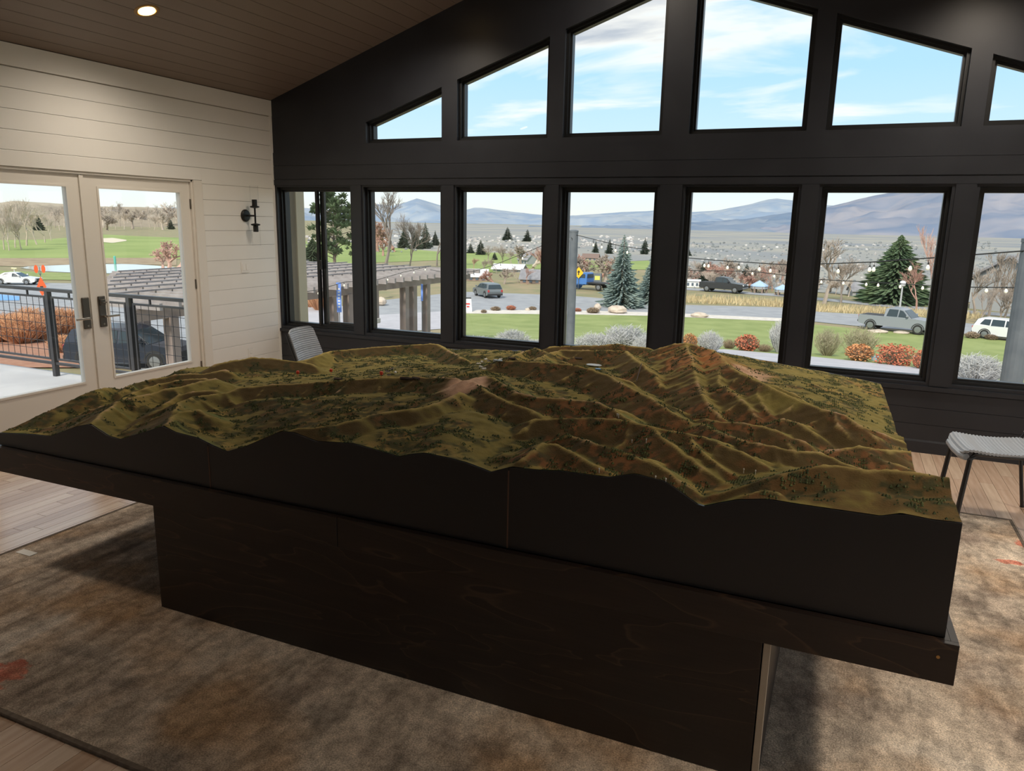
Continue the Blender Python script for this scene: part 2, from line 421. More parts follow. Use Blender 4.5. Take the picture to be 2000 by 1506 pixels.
# jamb
struct('trim_2', MB().box((-.15,DY1-.018,0),(.0,DY1,DH)).box((-.15,DY0,0),(0,DY0+.018,DH)).box((-.15,DY0,DH-.016),(0,DY1,DH)).box((-.17,DY0,-.012),(.01,DY1,.012)), door_paint, 'door jamb and threshold')
steel = mat('satin_nickel', (.16,.145,.125), rough=.35, metallic=.9)
steel_b = mat('bright_nickel', (.62,.58,.52), rough=.25, metallic=1)
def french_door(idx, y0, y1, py0, py1, hy, bolt, s):
    d = bpy.data.objects.new('door_%d' % idx, None); COL.objects.link(d); d['kind'] = 'structure'
    x0, x1 = -.065, -.022
    z0, z1, pz0, pz1 = .015, 2.046, .361, 1.943
    MB().box((x0,y0,z0),(x1,py0,z1)).build('stile', door_paint, d); MB().box((x0,py1,z0),(x1,y1,z1)).build('stile', door_paint, d)
    MB().box((x0,py0,pz1),(x1,py1,z1)).build('top_rail', door_paint, d); MB().box((x0,py0,z0),(x1,py1,pz0)).build('bottom_rail', door_paint, d)
    bd = MB(); q = .016
    bd.box((x1-.002,py0-q,pz0-q),(x1+.008,py0,pz1+q)).box((x1-.002,py1,pz0-q),(x1+.008,py1+q,pz1+q)).box((x1-.002,py0,pz1),(x1+.008,py1,pz1+q)).box((x1-.002,py0,pz0-q),(x1+.008,py1,pz0))
    bd.build('glazing_bead', door_paint, d)
    MB().box((-.048,py0-.004,pz0-.004),(-.042,py1+.004,pz1+.004)).build('pane', pane_glass, d)
    h = MB().rbox((x1,hy-.033,.80),(x1+.014,hy+.033,1.06),.004).build('handle_plate', steel, d)
    lv = MB().lathe([(.010,x1+.012),(.010,x1+.05)],10,(0,hy,.89),'x').rbox((x1+.044,min(hy,hy+s*.13),.882),(x1+.058,max(hy,hy+s*.13),.90),.004)
    lv.build('lever', steel_b, h)
    if bolt: MB().rbox((x1+.014,hy-.026,.985),(x1+.028,hy+.026,1.035),.004).rbox((x1+.028,hy-.02,1.004),(x1+.05,hy+.02,1.014),.003).build('thumb_turn', steel, h)
    MB().lathe([(.009,x1+.012),(.009,x1+.018)],10,(0,hy,.825),'x').build('key_cylinder', steel_b, h)
    for hz in (.25,1.05,1.8):
        yy = y0 if s > 0 and idx == 1 else y1
        MB().lathe([(.008,hz),(.008,hz+.09)],8,(x1+.004,yy,0)).build('hinge', steel, d)
    return d
MEET = -2.243
french_door(1, DY0+.02, MEET-.003, -3.22, -2.388, -2.318, False, -1)
french_door(2, MEET+.003, DY1-.02, -2.097, -1.258, -2.168, True, 1)
struct('trim_3', MB().box((-.024,MEET-.028,.02),(-.008,MEET+.010,2.04)), door_paint, 'astragal between the doors')
# --- right and rear walls (out of frame, they carry the room; right-hand glazed doors added for daylight)
wq = MB()
HO = [(-9.2,-7.0),(-6.2,-4.0),(-3.2,-1.0)]; ZH0, ZH1 = .03, 2.25
ed = [YB]+[e for h in HO for e in h]+[.17]
for i,(a,b) in enumerate(zip(ed[:-1],ed[1:])):
    if i % 2 == 0: wq.box((RW,a,-.12),(RW+.16,b,ZE+.05))
    else: wq.box((RW,a,ZH1),(RW+.16,b,ZE+.05)).box((RW,a,-.12),(RW+.16,b,ZH0))
struct('wall_right', wq, white_paint, 'white wall with added glazed doors for daylight')
for k,(a,b) in enumerate(HO):
    d = bpy.data.objects.new('door_%d' % (k+3), None); COL.objects.link(d); d['kind'] = 'structure'  # unseen glazed doors, added to bring more daylight into the room
    MB().box((RW+.08,a+.08,ZH0+.1),(RW+.086,b-.08,ZH1-.08)).build('pane', pane_glass, d)
    m = (a+b)/2
    for lo,hi in (((a,ZH0),(a+.08,ZH1)),((b-.08,ZH0),(b,ZH1)),((a+.08,ZH0),(b-.08,ZH0+.1)),((a+.08,ZH1-.08),(b-.08,ZH1)),((m-.06,ZH0+.1),(m+.06,ZH1-.08))):
        MB().box((RW+.05,lo[0],lo[1]),(RW+.11,hi[0],hi[1])).build('door_frame', door_paint, d)  # frame of the added, unseen doors
wr = MB()
for p,q in ((-.16,XA),(XA,RW+.16)):
    rz = lambda x: roof_z(min(max(x,0),RW)) + .02
    wr.prism([(p,-.12),(q,-.12),(q,rz(q)),(p,rz(p))], YB-.16, YB, 'y')
struct('wall_rear', wr, white_paint, 'white wall behind the viewer')

# --- recessed ceiling lights
lens = emis('lamp_lens_glow', (1,.66,.24), 5)
can_m = mat('lamp_reflector_gold', (.75,.42,.10), rough=.3, metallic=.8)
ring_m = mat('lamp_trim_bronze', (.30,.17,.05), rough=.4, metallic=.3)
def downlight(x, y, label, k=1.0, cone=150):
    z = roof_z(x); a = -ang if x < XA else ang
    t = thing('recessed_light', label, 'ceiling light', (x,y,z), 0, 'recessed ceiling lights'); t.rotation_euler = (0,a,0)
    MB().loft([[(r*math.cos(q),r*math.sin(q),h) for q in [2*PI*k/28 for k in range(28)]] for r,h in ((.062,.004),(.066,-.003),(.088,-.004),(.090,.001))], cap=False).build('trim_ring', ring_m, t, smooth=True)
    MB().loft([[(r*math.cos(q),r*math.sin(q),h) for q in [2*PI*k/28 for k in range(28)]] for r,h in ((.066,-.004),(.061,.010))], cap=False).build('reflector', can_m, t, smooth=True)
    MB().lathe([(.045,-.010),(.060,-.006),(.060,.008)],24).build('lens', lens, t)
    li = bpy.data.lights.new('downlight_lamp','SPOT'); li.energy = LAMP_W*k; li.color = (1,.86,.70); li.spot_size = math.radians(cone); li.spot_blend = 1; li.shadow_soft_size = .16
    lo = bpy.data.objects.new('downlight_lamp', li); COL.objects.link(lo); lo.parent = t; lo.location = (0,0,-.03); lo.rotation_euler = (0,-a,0)
downlight(.81,-2.21,'glowing recessed light in the brown sloped ceiling above the glazed doors',.45)
for x,y,l,k in ((2.08,-.74,'recessed light close to the window wall, left roof slope',.7),(.81,-4.7,'recessed light nearer the viewer over the white wall',.4),
              (6.48,-.74,'recessed light close to the window wall, right roof slope',1.0),(7.75,-2.21,'recessed light over the right wall near the windows',.6),
              (7.75,-4.7,'recessed light over the right wall nearer the viewer',1.1),(3.9,-.74,'recessed light close to the window wall just left of the ridge',.75)):
    downlight(x,y,l,k)

# --- wall sconce, switch, outlet
iron = mat('black_iron', (.012,.012,.012), rough=.4, metallic=.3)
clear = glassmat('sconce_glass', (.98,.98,.98), .02)
s = thing('wall_sconce','black two-cup wall sconce with clear glass tubes on the white shiplap wall','sconce',(.012,-.46,1.75))
MB().lathe([(.062,0),(.062,.012),(.05,.022),(0.01,.024)],24,(0,0,0),'x').build('backplate', iron, s, smooth=False)
MB().tube([(.02,0,0),(.075,.0,0),(.105,.03,0)],.009,8).build('arm', iron, s)
MB().tube([(.105,.03,-.13),(.105,.03,.13)],.009,8).build('stem', iron, s)
for sg in (1,-1):
    c = MB().lathe([(.012,sg*.075),(.046,sg*.083),(.046,sg*.095),(.026,sg*.10),(.026,sg*.16),(.02,sg*.162)],16,(.105,.03,0)).build('cup', iron, s)
    MB().loft([[(.105+.042*math.cos(q),.03+.042*math.sin(q),h) for q in [2*PI*k/18 for k in range(18)]] for h in (sg*.096,sg*.30)], cap=False).build('glass_tube', clear, c, smooth=True)
sw = thing('light_switch','white double light switch plate under the sconce','switch',(.012,-.50,1.23))
MB().rbox((0,-.058,-.058),(.006,.058,.058),.003).build('plate', white_paint, sw)
for yy in (-.024,.024): MB().rbox((.006,yy-.017,-.033),(.010,yy+.017,.033),.002).build('rocker', white_paint, sw)
ou = thing('wall_outlet','white power outlet low on the shiplap wall in the corner','outlet',(.012,-.49,.32))
MB().rbox((0,-.036,-.058),(.006,.036,.058),.003).build('plate', white_paint, ou)
for zz in (-.02,.02): MB().rbox((.006,-.016,zz-.014),(.009,.016,zz+.014),.002).build('socket', white_paint, ou)

# ================================================================== RUG
def rug_mat():
    m = bpy.data.materials.new('distressed_rug'); m.use_nodes = True
    nt = m.node_tree; N = nt.nodes; Lk = nt.links; b = N['Principled BSDF']; b.inputs['Roughness'].default_value = .95; b.inputs['Specular IOR Level'].default_value = .1
    tc = N.new('ShaderNodeTexCoord')
    def noise(sc, st=(1,1,1), det=5, loc=(0,0,0), dist=0):
        mp = N.new('ShaderNodeMapping'); mp.inputs['Scale'].default_value = st; mp.inputs['Location'].default_value = loc
        Lk.new(tc.outputs['Object'], mp.inputs[0]); n = N.new('ShaderNodeTexNoise'); n.inputs['Scale'].default_value = sc; n.inputs['Detail'].default_value = det
        n.inputs['Distortion'].default_value = dist; Lk.new(mp.outputs[0], n.inputs['Vector']); return n.outputs[0]
    def ramp(x, stops):
        r = N.new('ShaderNodeValToRGB'); Lk.new(x, r.inputs[0]); e = r.color_ramp.elements
        while len(e) < len(stops): e.new(.5)
        for k,(p,c) in zip(e, stops): k.position = p; k.color = (*c,1)
        return r.outputs[0]
    def mix(f, a, bb, mode='MIX'):
        x = N.new('ShaderNodeMixRGB'); x.blend_type = mode
        if isinstance(f, float): x.inputs[0].default_value = f
        else: Lk.new(f, x.inputs[0])
        Lk.new(a, x.inputs[1]); Lk.new(bb, x.inputs[2]); return x.outputs[0]
    g = lambda v: (v,v,v)
    streak = ramp(noise(3.0,(2.6,.30,1),6,dist=.4), [(.30,(.20,.15,.12)),(.43,(.40,.32,.25)),(.56,(.55,.45,.36)),(.72,(.70,.62,.53))])
    blot = ramp(noise(2.1,(1,1,1),7,(4,2,0)), [(.32,(.32,.25,.20)),(.48,(.58,.48,.38)),(.62,(.70,.59,.47)),(.75,(.80,.71,.60))])
    sepx = N.new('ShaderNodeSeparateXYZ'); Lk.new(tc.outputs['Object'], sepx.inputs[0])
    side = N.new('ShaderNodeMapRange'); Lk.new(sepx.outputs[0], side.inputs[0]); side.inputs[1].default_value = 2.6; side.inputs[2].default_value = 4.6
    base = mix(side.outputs[0], streak, blot)
    och = ramp(noise(1.6,(1,1,1),6,(9,1,0)), [(.45,g(0)),(.62,g(1))])
    warm = ramp(noise(14,(1,1,1),3), [(.3,(.36,.20,.09)),(.7,(.46,.28,.14))])
    fac = N.new('ShaderNodeMath'); fac.operation = 'MULTIPLY'; fac.inputs[1].default_value = .75; Lk.new(och, fac.inputs[0])
    base = mix(fac.outputs[0], base, warm)
    dk = ramp(noise(3.4,(1,1,1),8,(1,7,0)), [(.56,g(0)),(.66,g(1))])
    fd = N.new('ShaderNodeMath'); fd.operation = 'MULTIPLY'; fd.inputs[1].default_value = .45; Lk.new(dk, fd.inputs[0])
    dark = ramp(noise(30), [(.3,(.06,.052,.05)),(.7,(.10,.085,.075))])
    base = mix(fd.outputs[0], base, dark)
    rc = ramp(noise(20), [(.3,(.55,.10,.06)),(.7,(.68,.26,.17))])
    nd = noise(16,(1,1,1),6,(21,3,0))
    for (ru,rv,ra,rb) in ((6,1318,.085,.10),(1972,1098,.10,.030),(1998,1062,.05,.06)):     # dyed red motifs
        c = on(ru,rv,2,.012)
        sb = N.new('ShaderNodeVectorMath'); sb.operation = 'SUBTRACT'; sb.inputs[1].default_value = tuple(c); Lk.new(tc.outputs['Object'], sb.inputs[0])
        mu = N.new('ShaderNodeVectorMath'); mu.operation = 'MULTIPLY'; mu.inputs[1].default_value = (1/ra,1/rb,0); Lk.new(sb.outputs[0], mu.inputs[0])
        ln_ = N.new('ShaderNodeVectorMath'); ln_.operation = 'LENGTH'; Lk.new(mu.outputs[0], ln_.inputs[0])
        ad = N.new('ShaderNodeMath'); ad.operation = 'MULTIPLY_ADD'; ad.inputs[1].default_value = 2.4; Lk.new(nd, ad.inputs[0]); Lk.new(ln_.outputs['Value'], ad.inputs[2])
        mr = N.new('ShaderNodeMapRange'); Lk.new(ad.outputs[0], mr.inputs[0])
        for q_, val_ in ((1,1.9),(2,2.15),(3,.85),(4,0.0)): mr.inputs[q_].default_value = val_
        base = mix(mr.outputs[0], base, rc)
    # worn, scratchy mid-scale pattern
    wr1 = ramp(noise(9,(1.5,.55,1),9,(3,3,0),.8), [(.36,g(.70)),(.48,g(.94)),(.58,g(1.03)),(.70,g(1.22))])
    base = mix(1.0, base, wr1, 'MULTIPLY')
    wr2 = ramp(noise(24,(1,1,1),8,(5,8,0)), [(.38,g(.74)),(.52,g(1.0)),(.66,g(1.18))])
    base = mix(.8, base, wr2, 'MULTIPLY')
    # fine pile speckle
    sp = ramp(noise(190,(1,1,1),3), [(.3,g(.55)),(.7,g(1.35))])
    base = mix(1.0, base, sp, 'MULTIPLY')
    Lk.new(base, b.inputs['Base Color'])
    bp = N.new('ShaderNodeBump'); bp.inputs['Strength'].default_value = .55; bp.inputs['Distance'].default_value = .006
    Lk.new(noise(150,(1,1,1),3), bp.inputs['Height']); Lk.new(bp.outputs[0], b.inputs['Normal'])
    return m
RX0, RX1, RY0, RY1 = 1.875, 6.795, -5.172, -1.39
t = thing('area_rug','large distressed brown and grey area rug under the relief map table','rug',(0,0,0))
rb = MB(); nx, ny = 60, 46
X, Y = np.meshgrid(np.linspace(RX0+.02,RX1-.02,nx), np.linspace(RY0+.02,RY1-.02,ny))
rp = grid_mesh('pile', X, Y, .011+.0015*fbm(X*3,Y*3,3)); link('pile', rp, rug_mat(), t)
bd = MB()
for a,b in (((RX0,RY0),(RX1,RY0+.022)),((RX0,RY1-.022),(RX1,RY1)),((RX0,RY0+.022),(RX0+.022,RY1-.022)),((RX1-.022,RY0+.022),(RX1,RY1-.022))):
    bd.rbox((a[0],a[1],0),(b[0],b[1],.0135),.004)
bd.build('bound_edge', mat('rug_binding', (.10,.075,.055), (.16,.125,.095), rough=.95, scale=40), t)
lp = on(52,1079,2,.015)
MB().rbox((lp[0]-.055,lp[1]-.022,.0125),(lp[0]+.055,lp[1]+.022,.0150),.001).build('care_label', mat('label_white', (.75,.73,.69), rough=.8), t)

# ================================================================== RELIEF MAP
LINES = [('r',[(552,842,0.918),(600,836,0.93),(640,831,0.938),(700,818,0.945),(745,806,0.95),(800,800,0.955),(850,788,0.96),(880,776,0.965),(900,766,0.97)]),
 ('s',[(905,745,0.972),(925,738,0.975),(950,732,0.978)]),
 ('v',[(470,868,0.8),(560,835,0.84),(640,824,0.865),(700,804,0.885),(760,788,0.9),(800,772,0.92),(870,755,0.945)]),
 ('r',[(440,768,0.85),(470,757,0.86),(520,752,0.87),(580,748,0.88),(650,744,0.895),(720,739,0.912),(790,737,0.93),(850,736,0.948),(890,737,0.965)]),
 ('v',[(500,742,0.845),(580,738,0.85),(650,733,0.86),(700,732,0.868),(760,728,0.88),(820,724,0.895),(880,716,0.91)]),
 ('s',[(420,712,0.835),(450,704,0.85),(490,698,0.86),(530,699,0.855),(570,705,0.84),(610,710,0.825)]),
 ('v',[(652,722,0.8),(665,712,0.785)]),
 ('s',[(598,702,0.8),(625,693,0.81),(645,685,0.815),(700,681,0.81),(780,675,0.82),(840,671,0.83),(855,672,0.835),(875,683,0.83),(900,697,0.84)]),
 ('v',[(900,705,0.865),(870,712,0.89)]),
 ('f',[(920,690,0.83),(960,690,0.84),(990,688,0.85)]),
 ('v',[(900,722,0.945),(940,708,0.95),(960,703,0.955)]),
 ('r',[(975,703,0.96),(1020,705,0.965),(1060,708,0.97),(1100,711,0.972),(1130,715,0.972),(1160,722,0.968),(1185,732,0.962),(1220,752,0.95),(1260,770,0.94),(1300,795,0.925),(1335,815,0.905)]),
 ('s',[(1000,695,0.9),(1020,687,0.89),(1045,680,0.9),(1070,688,0.905),(1100,694,0.915)]),
 ('r',[(1040,705,0.955),(1070,690,0.935),(1095,683,0.93),(1140,684,0.94),(1190,684,0.95),(1225,684,0.955)]),
 ('s',[(1075,677,0.9),(1115,675,0.91),(1160,674,0.93),(1213,672,0.945),(1240,677,0.94),(1270,680,0.945)]),
 ('s',[(1290,678,0.965),(1320,671,0.99),(1340,670,1),(1360,675,1)]),
 ('r',[(1360,675,1),(1390,683,0.998),(1413,698,0.996),(1425,716,0.99),(1450,729,0.985),(1480,743,0.978),(1510,758,0.97),(1560,780,0.955),(1610,800,0.94),(1650,810,0.93),(1680,830,0.91),(1705,850,0.885),(1715,868,0.86)]),
 ('f',[(1405,687,0.975),(1440,694,0.955),(1480,702,0.93),(1520,714,0.915),(1560,722,0.9),(1620,730,0.88),(1680,738,0.855),(1720,746,0.835)]),
 ('f',[(1500,722,0.93),(1560,748,0.91),(1620,775,0.89),(1680,800,0.87),(1720,830,0.85),(1740,850,0.83)]),
 ('f',[(1735,775,0.83),(1748,805,0.82),(1757,840,0.805),(1763,870,0.8)]),
 ('v',[(1178,708,0.935),(1200,722,0.92),(1230,742,0.91),(1260,757,0.9),(1290,768,0.895),(1315,790,0.885),(1345,818,0.875)]),
 ('r',[(1225,686,0.955),(1240,700,0.95),(1255,712,0.945),(1275,728,0.93),(1292,752,0.905)]),
 ('v',[(1265,690,0.935),(1280,708,0.925),(1290,730,0.91)]),
 ('r',[(1340,672,1),(1350,695,0.985),(1355,715,0.968),(1362,745,0.95),(1370,770,0.93),(1385,795,0.91),(1405,812,0.89)]),
 ('v',[(1318,700,0.955),(1320,730,0.93),(1335,770,0.905),(1360,800,0.885)]),
 ('r',[(1413,700,0.995),(1408,722,0.975),(1402,745,0.955),(1430,765,0.945),(1450,780,0.935),(1472,800,0.915),(1478,812,0.9)]),
 ('v',[(1385,735,0.945),(1395,765,0.92),(1425,800,0.895),(1450,820,0.88)]),
 ('r',[(1480,745,0.975),(1480,770,0.945),(1500,800,0.915),(1510,815,0.9)]),
 ('v',[(1455,750,0.955),(1465,780,0.925),(1490,812,0.893)]),
 ('r',[(1530,815,0.92),(1560,825,0.91),(1590,842,0.89)]),
 ('v',[(1540,800,0.93),(1570,818,0.905),(1600,850,0.88)]),
 ('r',[(1632,806,0.935),(1640,830,0.905),(1660,850,0.88)]),
 ('v',[(1375,822,0.87),(1450,826,0.87),(1520,836,0.87),(1577,861,0.862),(1614,874,0.855),(1660,866,0.85),(1700,872,0.835)]),
 ('r',[(960,734,0.978),(985,752,0.972),(1010,766,0.967),(1050,775,0.962),(1100,779,0.96),(1150,782,0.958),(1172,788,0.955),(1200,801,0.945),(1235,822,0.925)]),
 ('v',[(1000,735,0.95),(1040,750,0.935),(1090,764,0.925),(1130,773,0.92),(1180,788,0.91),(1230,805,0.9),(1280,826,0.89),(1330,822,0.88)]),
 ('r',[(925,745,0.972),(950,765,0.965),(1000,785,0.955),(1040,800,0.945)]),
 ('v',[(985,775,0.95),(1050,803,0.932),(1100,810,0.925),(1150,812,0.92),(1200,814,0.918),(1250,827,0.905),(1290,832,0.895)]),
 ('r',[(1045,817,0.945),(1100,817,0.952),(1150,815,0.958),(1200,817,0.965),(1235,824,0.965),(1279,835,0.962),(1315,842,0.96),(1346,847,0.958),(1374,851,0.955),(1400,861,0.948),(1425,872,0.94),(1449,882,0.93),(1481,899,0.915),(1500,912,0.9)]),
 ('r',[(1279,837,0.962),(1282,850,0.957),(1309,866,0.948),(1342,892,0.93),(1374,915,0.915),(1409,938,0.895)]),
 ('v',[(1300,850,0.945),(1335,872,0.93),(1370,895,0.915),(1420,930,0.89)]),
 ('r',[(1346,850,0.957),(1360,872,0.945),(1400,905,0.918),(1440,930,0.895)]),
 ('v',[(1365,860,0.945),(1400,890,0.92),(1440,918,0.897)]),
 ('v',[(1140,835,0.94),(1185,850,0.925),(1230,880,0.9),(1275,895,0.895),(1320,920,0.885),(1360,940,0.88),(1390,958,0.878)]),
 ('r',[(1110,850,0.945),(1150,862,0.955),(1193,876,0.955),(1237,889,0.952),(1275,904,0.945),(1297,918,0.935),(1323,940,0.915),(1353,959,0.895)]),
 ('s',[(1000,911,0.92),(1020,898,0.935),(1040,880,0.948),(1057,866,0.955),(1085,868,0.952),(1110,882,0.945),(1140,899,0.938),(1170,914,0.935)]),
 ('v',[(962,920,0.888),(985,893,0.895),(1010,868,0.91),(1035,848,0.92),(1070,832,0.93),(1100,823,0.942)]),
 ('v',[(1100,866,0.938),(1137,890,0.925),(1175,915,0.918),(1215,928,0.925)]),
 ('v',[(1240,905,0.915),(1280,925,0.91),(1330,958,0.893),(1372,988,0.885)]),
 ('f',[(780,890,0.892),(800,860,0.918),(830,825,0.94),(870,800,0.952)]),
 ('f',[(830,884,0.92),(870,855,0.938),(900,820,0.95),(910,790,0.96)]),
 ('f',[(910,902,0.91),(930,870,0.915),(950,840,0.925),(960,805,0.945)]),
 ('f',[(690,864,0.913),(720,845,0.925),(750,825,0.937)]),
 ('s',[(1400,962,0.9),(1440,950,0.92),(1501,936,0.955),(1536,926,0.972),(1580,915,0.99),(1612,909,1),(1640,910,1),(1685,916,1),(1753,920,1.003),(1810,927,1.004),(1852,932,1.004),(1862,936,1.004)]),
 ('f',[(1500,958,0.94),(1560,962,0.95),(1620,960,0.965),(1700,965,0.972),(1780,968,0.98),(1868,975,0.985)]),
 ('f',[(1540,972,0.943),(1640,982,0.95),(1740,990,0.958),(1870,1000,0.97)]),
 ('s',[(1385,987,0.895),(1420,977,0.918),(1455,968,0.935),(1490,964,0.94),(1520,970,0.94)]),
 ('v',[(1380,972,0.88),(1410,955,0.884),(1440,938,0.884),(1475,922,0.882),(1520,912,0.88),(1580,900,0.885)]),
 ('r',[(1344,822,0.88),(1379,816,0.905),(1400,821,0.908),(1440,825,0.908),(1483,830,0.905),(1510,840,0.9),(1541,852,0.89),(1571,861,0.88)]),
 ('r',[(1356,826,0.878),(1370,827,0.9),(1390,836,0.91),(1420,849,0.915),(1445,859,0.916),(1480,866,0.915),(1511,870,0.915),(1551,881,0.91),(1602,884,0.905),(1625,893,0.895),(1642,902,0.888),(1678,914,0.878)]),
 ('v',[(1385,828,0.895),(1430,843,0.89),(1480,852,0.885),(1530,866,0.88),(1580,876,0.875)]),
 ('v',[(1310,838,0.89),(1370,842,0.89),(1420,862,0.89),(1470,885,0.885),(1520,898,0.88),(1560,896,0.88)]),
 ('s',[(1620,878,0.868),(1650,873,0.875),(1675,871,0.878),(1700,876,0.875),(1728,879,0.868),(1760,880,0.855),(1778,881,0.85)]),
 ('s',[(1675,872,0.878),(1700,885,0.865),(1730,900,0.85),(1783,917,0.83)]),
 ('r',[(178,828,0.808),(200,808,0.815),(225,785,0.825),(255,778,0.83),(300,765,0.835),(340,757,0.838),(390,745,0.842),(420,738,0.845)]),
 ('v',[(235,857,0.76),(262,825,0.775),(300,798,0.785),(345,768,0.81)]),
 ('r',[(245,845,0.775),(275,820,0.79),(320,790,0.81),(350,772,0.825),(375,765,0.835),(420,760,0.845)]),
 ('s',[(322,831,0.856),(335,815,0.86),(350,805,0.862),(385,800,0.86),(403,808,0.85)]),
 ('r',[(335,812,0.858),(350,785,0.855),(380,775,0.855),(420,770,0.85),(445,766,0.85)]),
 ('r',[(100,850,0.715),(150,822,0.735),(190,808,0.75),(225,790,0.775),(260,765,0.79),(310,750,0.8),(350,742,0.81),(400,738,0.825)]),
 ('v',[(140,840,0.735),(180,818,0.755),(215,800,0.775)]),
 ('s',[(230,765,0.775),(265,748,0.785),(300,740,0.79),(340,732,0.8),(400,728,0.815),(440,722,0.83)]),
 ('f',[(0,848,0.68),(50,828,0.704),(100,803,0.74),(150,780,0.772),(200,759,0.8),(220,747,0.808),(250,742,0.805),(290,733,0.81),(310,724,0.815),(335,720,0.815),(360,725,0.808),(400,722,0.81),(430,713,0.82)]),
 ('v',[(415,868,0.808),(430,840,0.815),(445,820,0.82),(470,800,0.83),(500,785,0.84)]),
 ('f',[(560,800,0.85),(620,790,0.865),(700,775,0.885),(780,762,0.905),(480,775,0.85)])]
FRONT = [(0,845),(60,848),(100,852),(150,833),(178,828),(210,850),(235,858),(280,845),(320,832),(345,845),(385,855),(415,870),(445,882),(480,872),(520,855),(550,842),(575,845),(620,862),(690,866),(740,880),(780,892),(800,888),(830,885),(870,893),(910,903),(960,922),(1000,912),(1050,918),(1100,920),(1150,927),(1190,932),(1240,925),(1300,940),(1340,968),(1370,990),(1400,983),(1440,976),(1500,975),(1560,985),(1650,998),(1720,1008),(1760,1003),(1820,1015),(1883,1022)]
TX0, TX1, TYF, TYB = 2.012, 6.070, -4.360, -1.640
def seg_sample(pts, step=.05):
    out = [pts[0]]
    for a,b in zip(pts[:-1],pts[1:]):
        d = np.linalg.norm(b[:2]-a[:2]); n = max(1,int(d/step))
        out += [a+(b-a)*k/n for k in range(1,n+1)]
    return out
# each traced line: kind 'r' ridge crest, 's' ridge without spurs, 'v' valley floor, 'f' point on the slope
ctrl = []; ridges = []
for kind, l in LINES:
    P3 = [on(u,v,2,z) for u,v,z in l]
    drop = {'r':.085,'s':.06,'v':.035,'f':.016}[kind]
    ctrl += seg_sample([p-np.array([0,0,drop]) for p in P3])
    if kind in 'rs': ridges.append((kind, seg_sample(P3,.08)))
fr = [on(u,v,1,TYF) for u,v in FRONT]
fr_x = np.array([p[0] for p in fr]); fr_z = np.array([p[2] for p in fr])
ctrl += seg_sample([np.array(p)-np.array([0,0,.02]) for p in fr], .06)
extra = [(2.02,-2.75,.715),(2.02,-2.4,.69),(2.02,-2.0,.67),(2.02,-1.64,.655),(2.3,-2.2,.71),(2.35,-1.64,.68),(2.6,-1.64,.73),(2.9,-1.64,.79),
         (3.2,-1.64,.805),(3.55,-1.64,.815),(3.9,-1.64,.845),(4.3,-1.64,.88),(4.6,-1.64,.90),(4.85,-1.64,.93),(5.1,-1.66,.925),(5.3,-1.64,.90),
         (6.06,-3.9,.945),(6.06,-3.7,.88),(6.05,-3.55,.835),(6.03,-3.1,.81),(5.9,-3.9,.935),(5.7,-3.95,.91),(3.35,-2.5,.845),(3.0,-2.3,.79),(2.75,-2.2,.78)]
ctrl += [np.array(p) for p in extra]
ctrl = np.array(ctrl)
ctrl = ctrl[(ctrl[:,1] > TYF-.03) & (ctrl[:,1] < TYB+.03)]
keep = []; seen = set()
for i,p in enumerate(ctrl):
    k = (int(p[0]/.035), int(p[1]/.035))
    if k in seen: continue
    seen.add(k); keep.append(i)
ctrl = ctrl[keep]
def rbf_fit(P, lam=.03):
    n = len(P); d = np.sqrt(((P[:,None,:2]-P[None,:,:2])**2).sum(-1)+1e-4)
    A = np.zeros((n+3,n+3)); A[:n,:n] = -d + lam*np.eye(n); Q = np.c_[np.ones(n),P[:,:2]]
    A[:n,n:] = Q; A[n:,:n] = Q.T
    return np.linalg.solve(A, np.r_[P[:,2],0,0,0])
wts = rbf_fit(ctrl)
def valley_floor(x, y):
    sh = x.shape; x = x.ravel(); y = y.ravel(); z = np.empty_like(x)
    for s in range(0,len(x),20000):
        xa, ya = x[s:s+20000], y[s:s+20000]
        d = np.sqrt((xa[:,None]-ctrl[None,:,0])**2+(ya[:,None]-ctrl[None,:,1])**2+1e-4)
        z[s:s+20000] = -d@wts[:-3] + wts[-3]+wts[-2]*xa+wts[-1]*ya
    return z.reshape(sh)
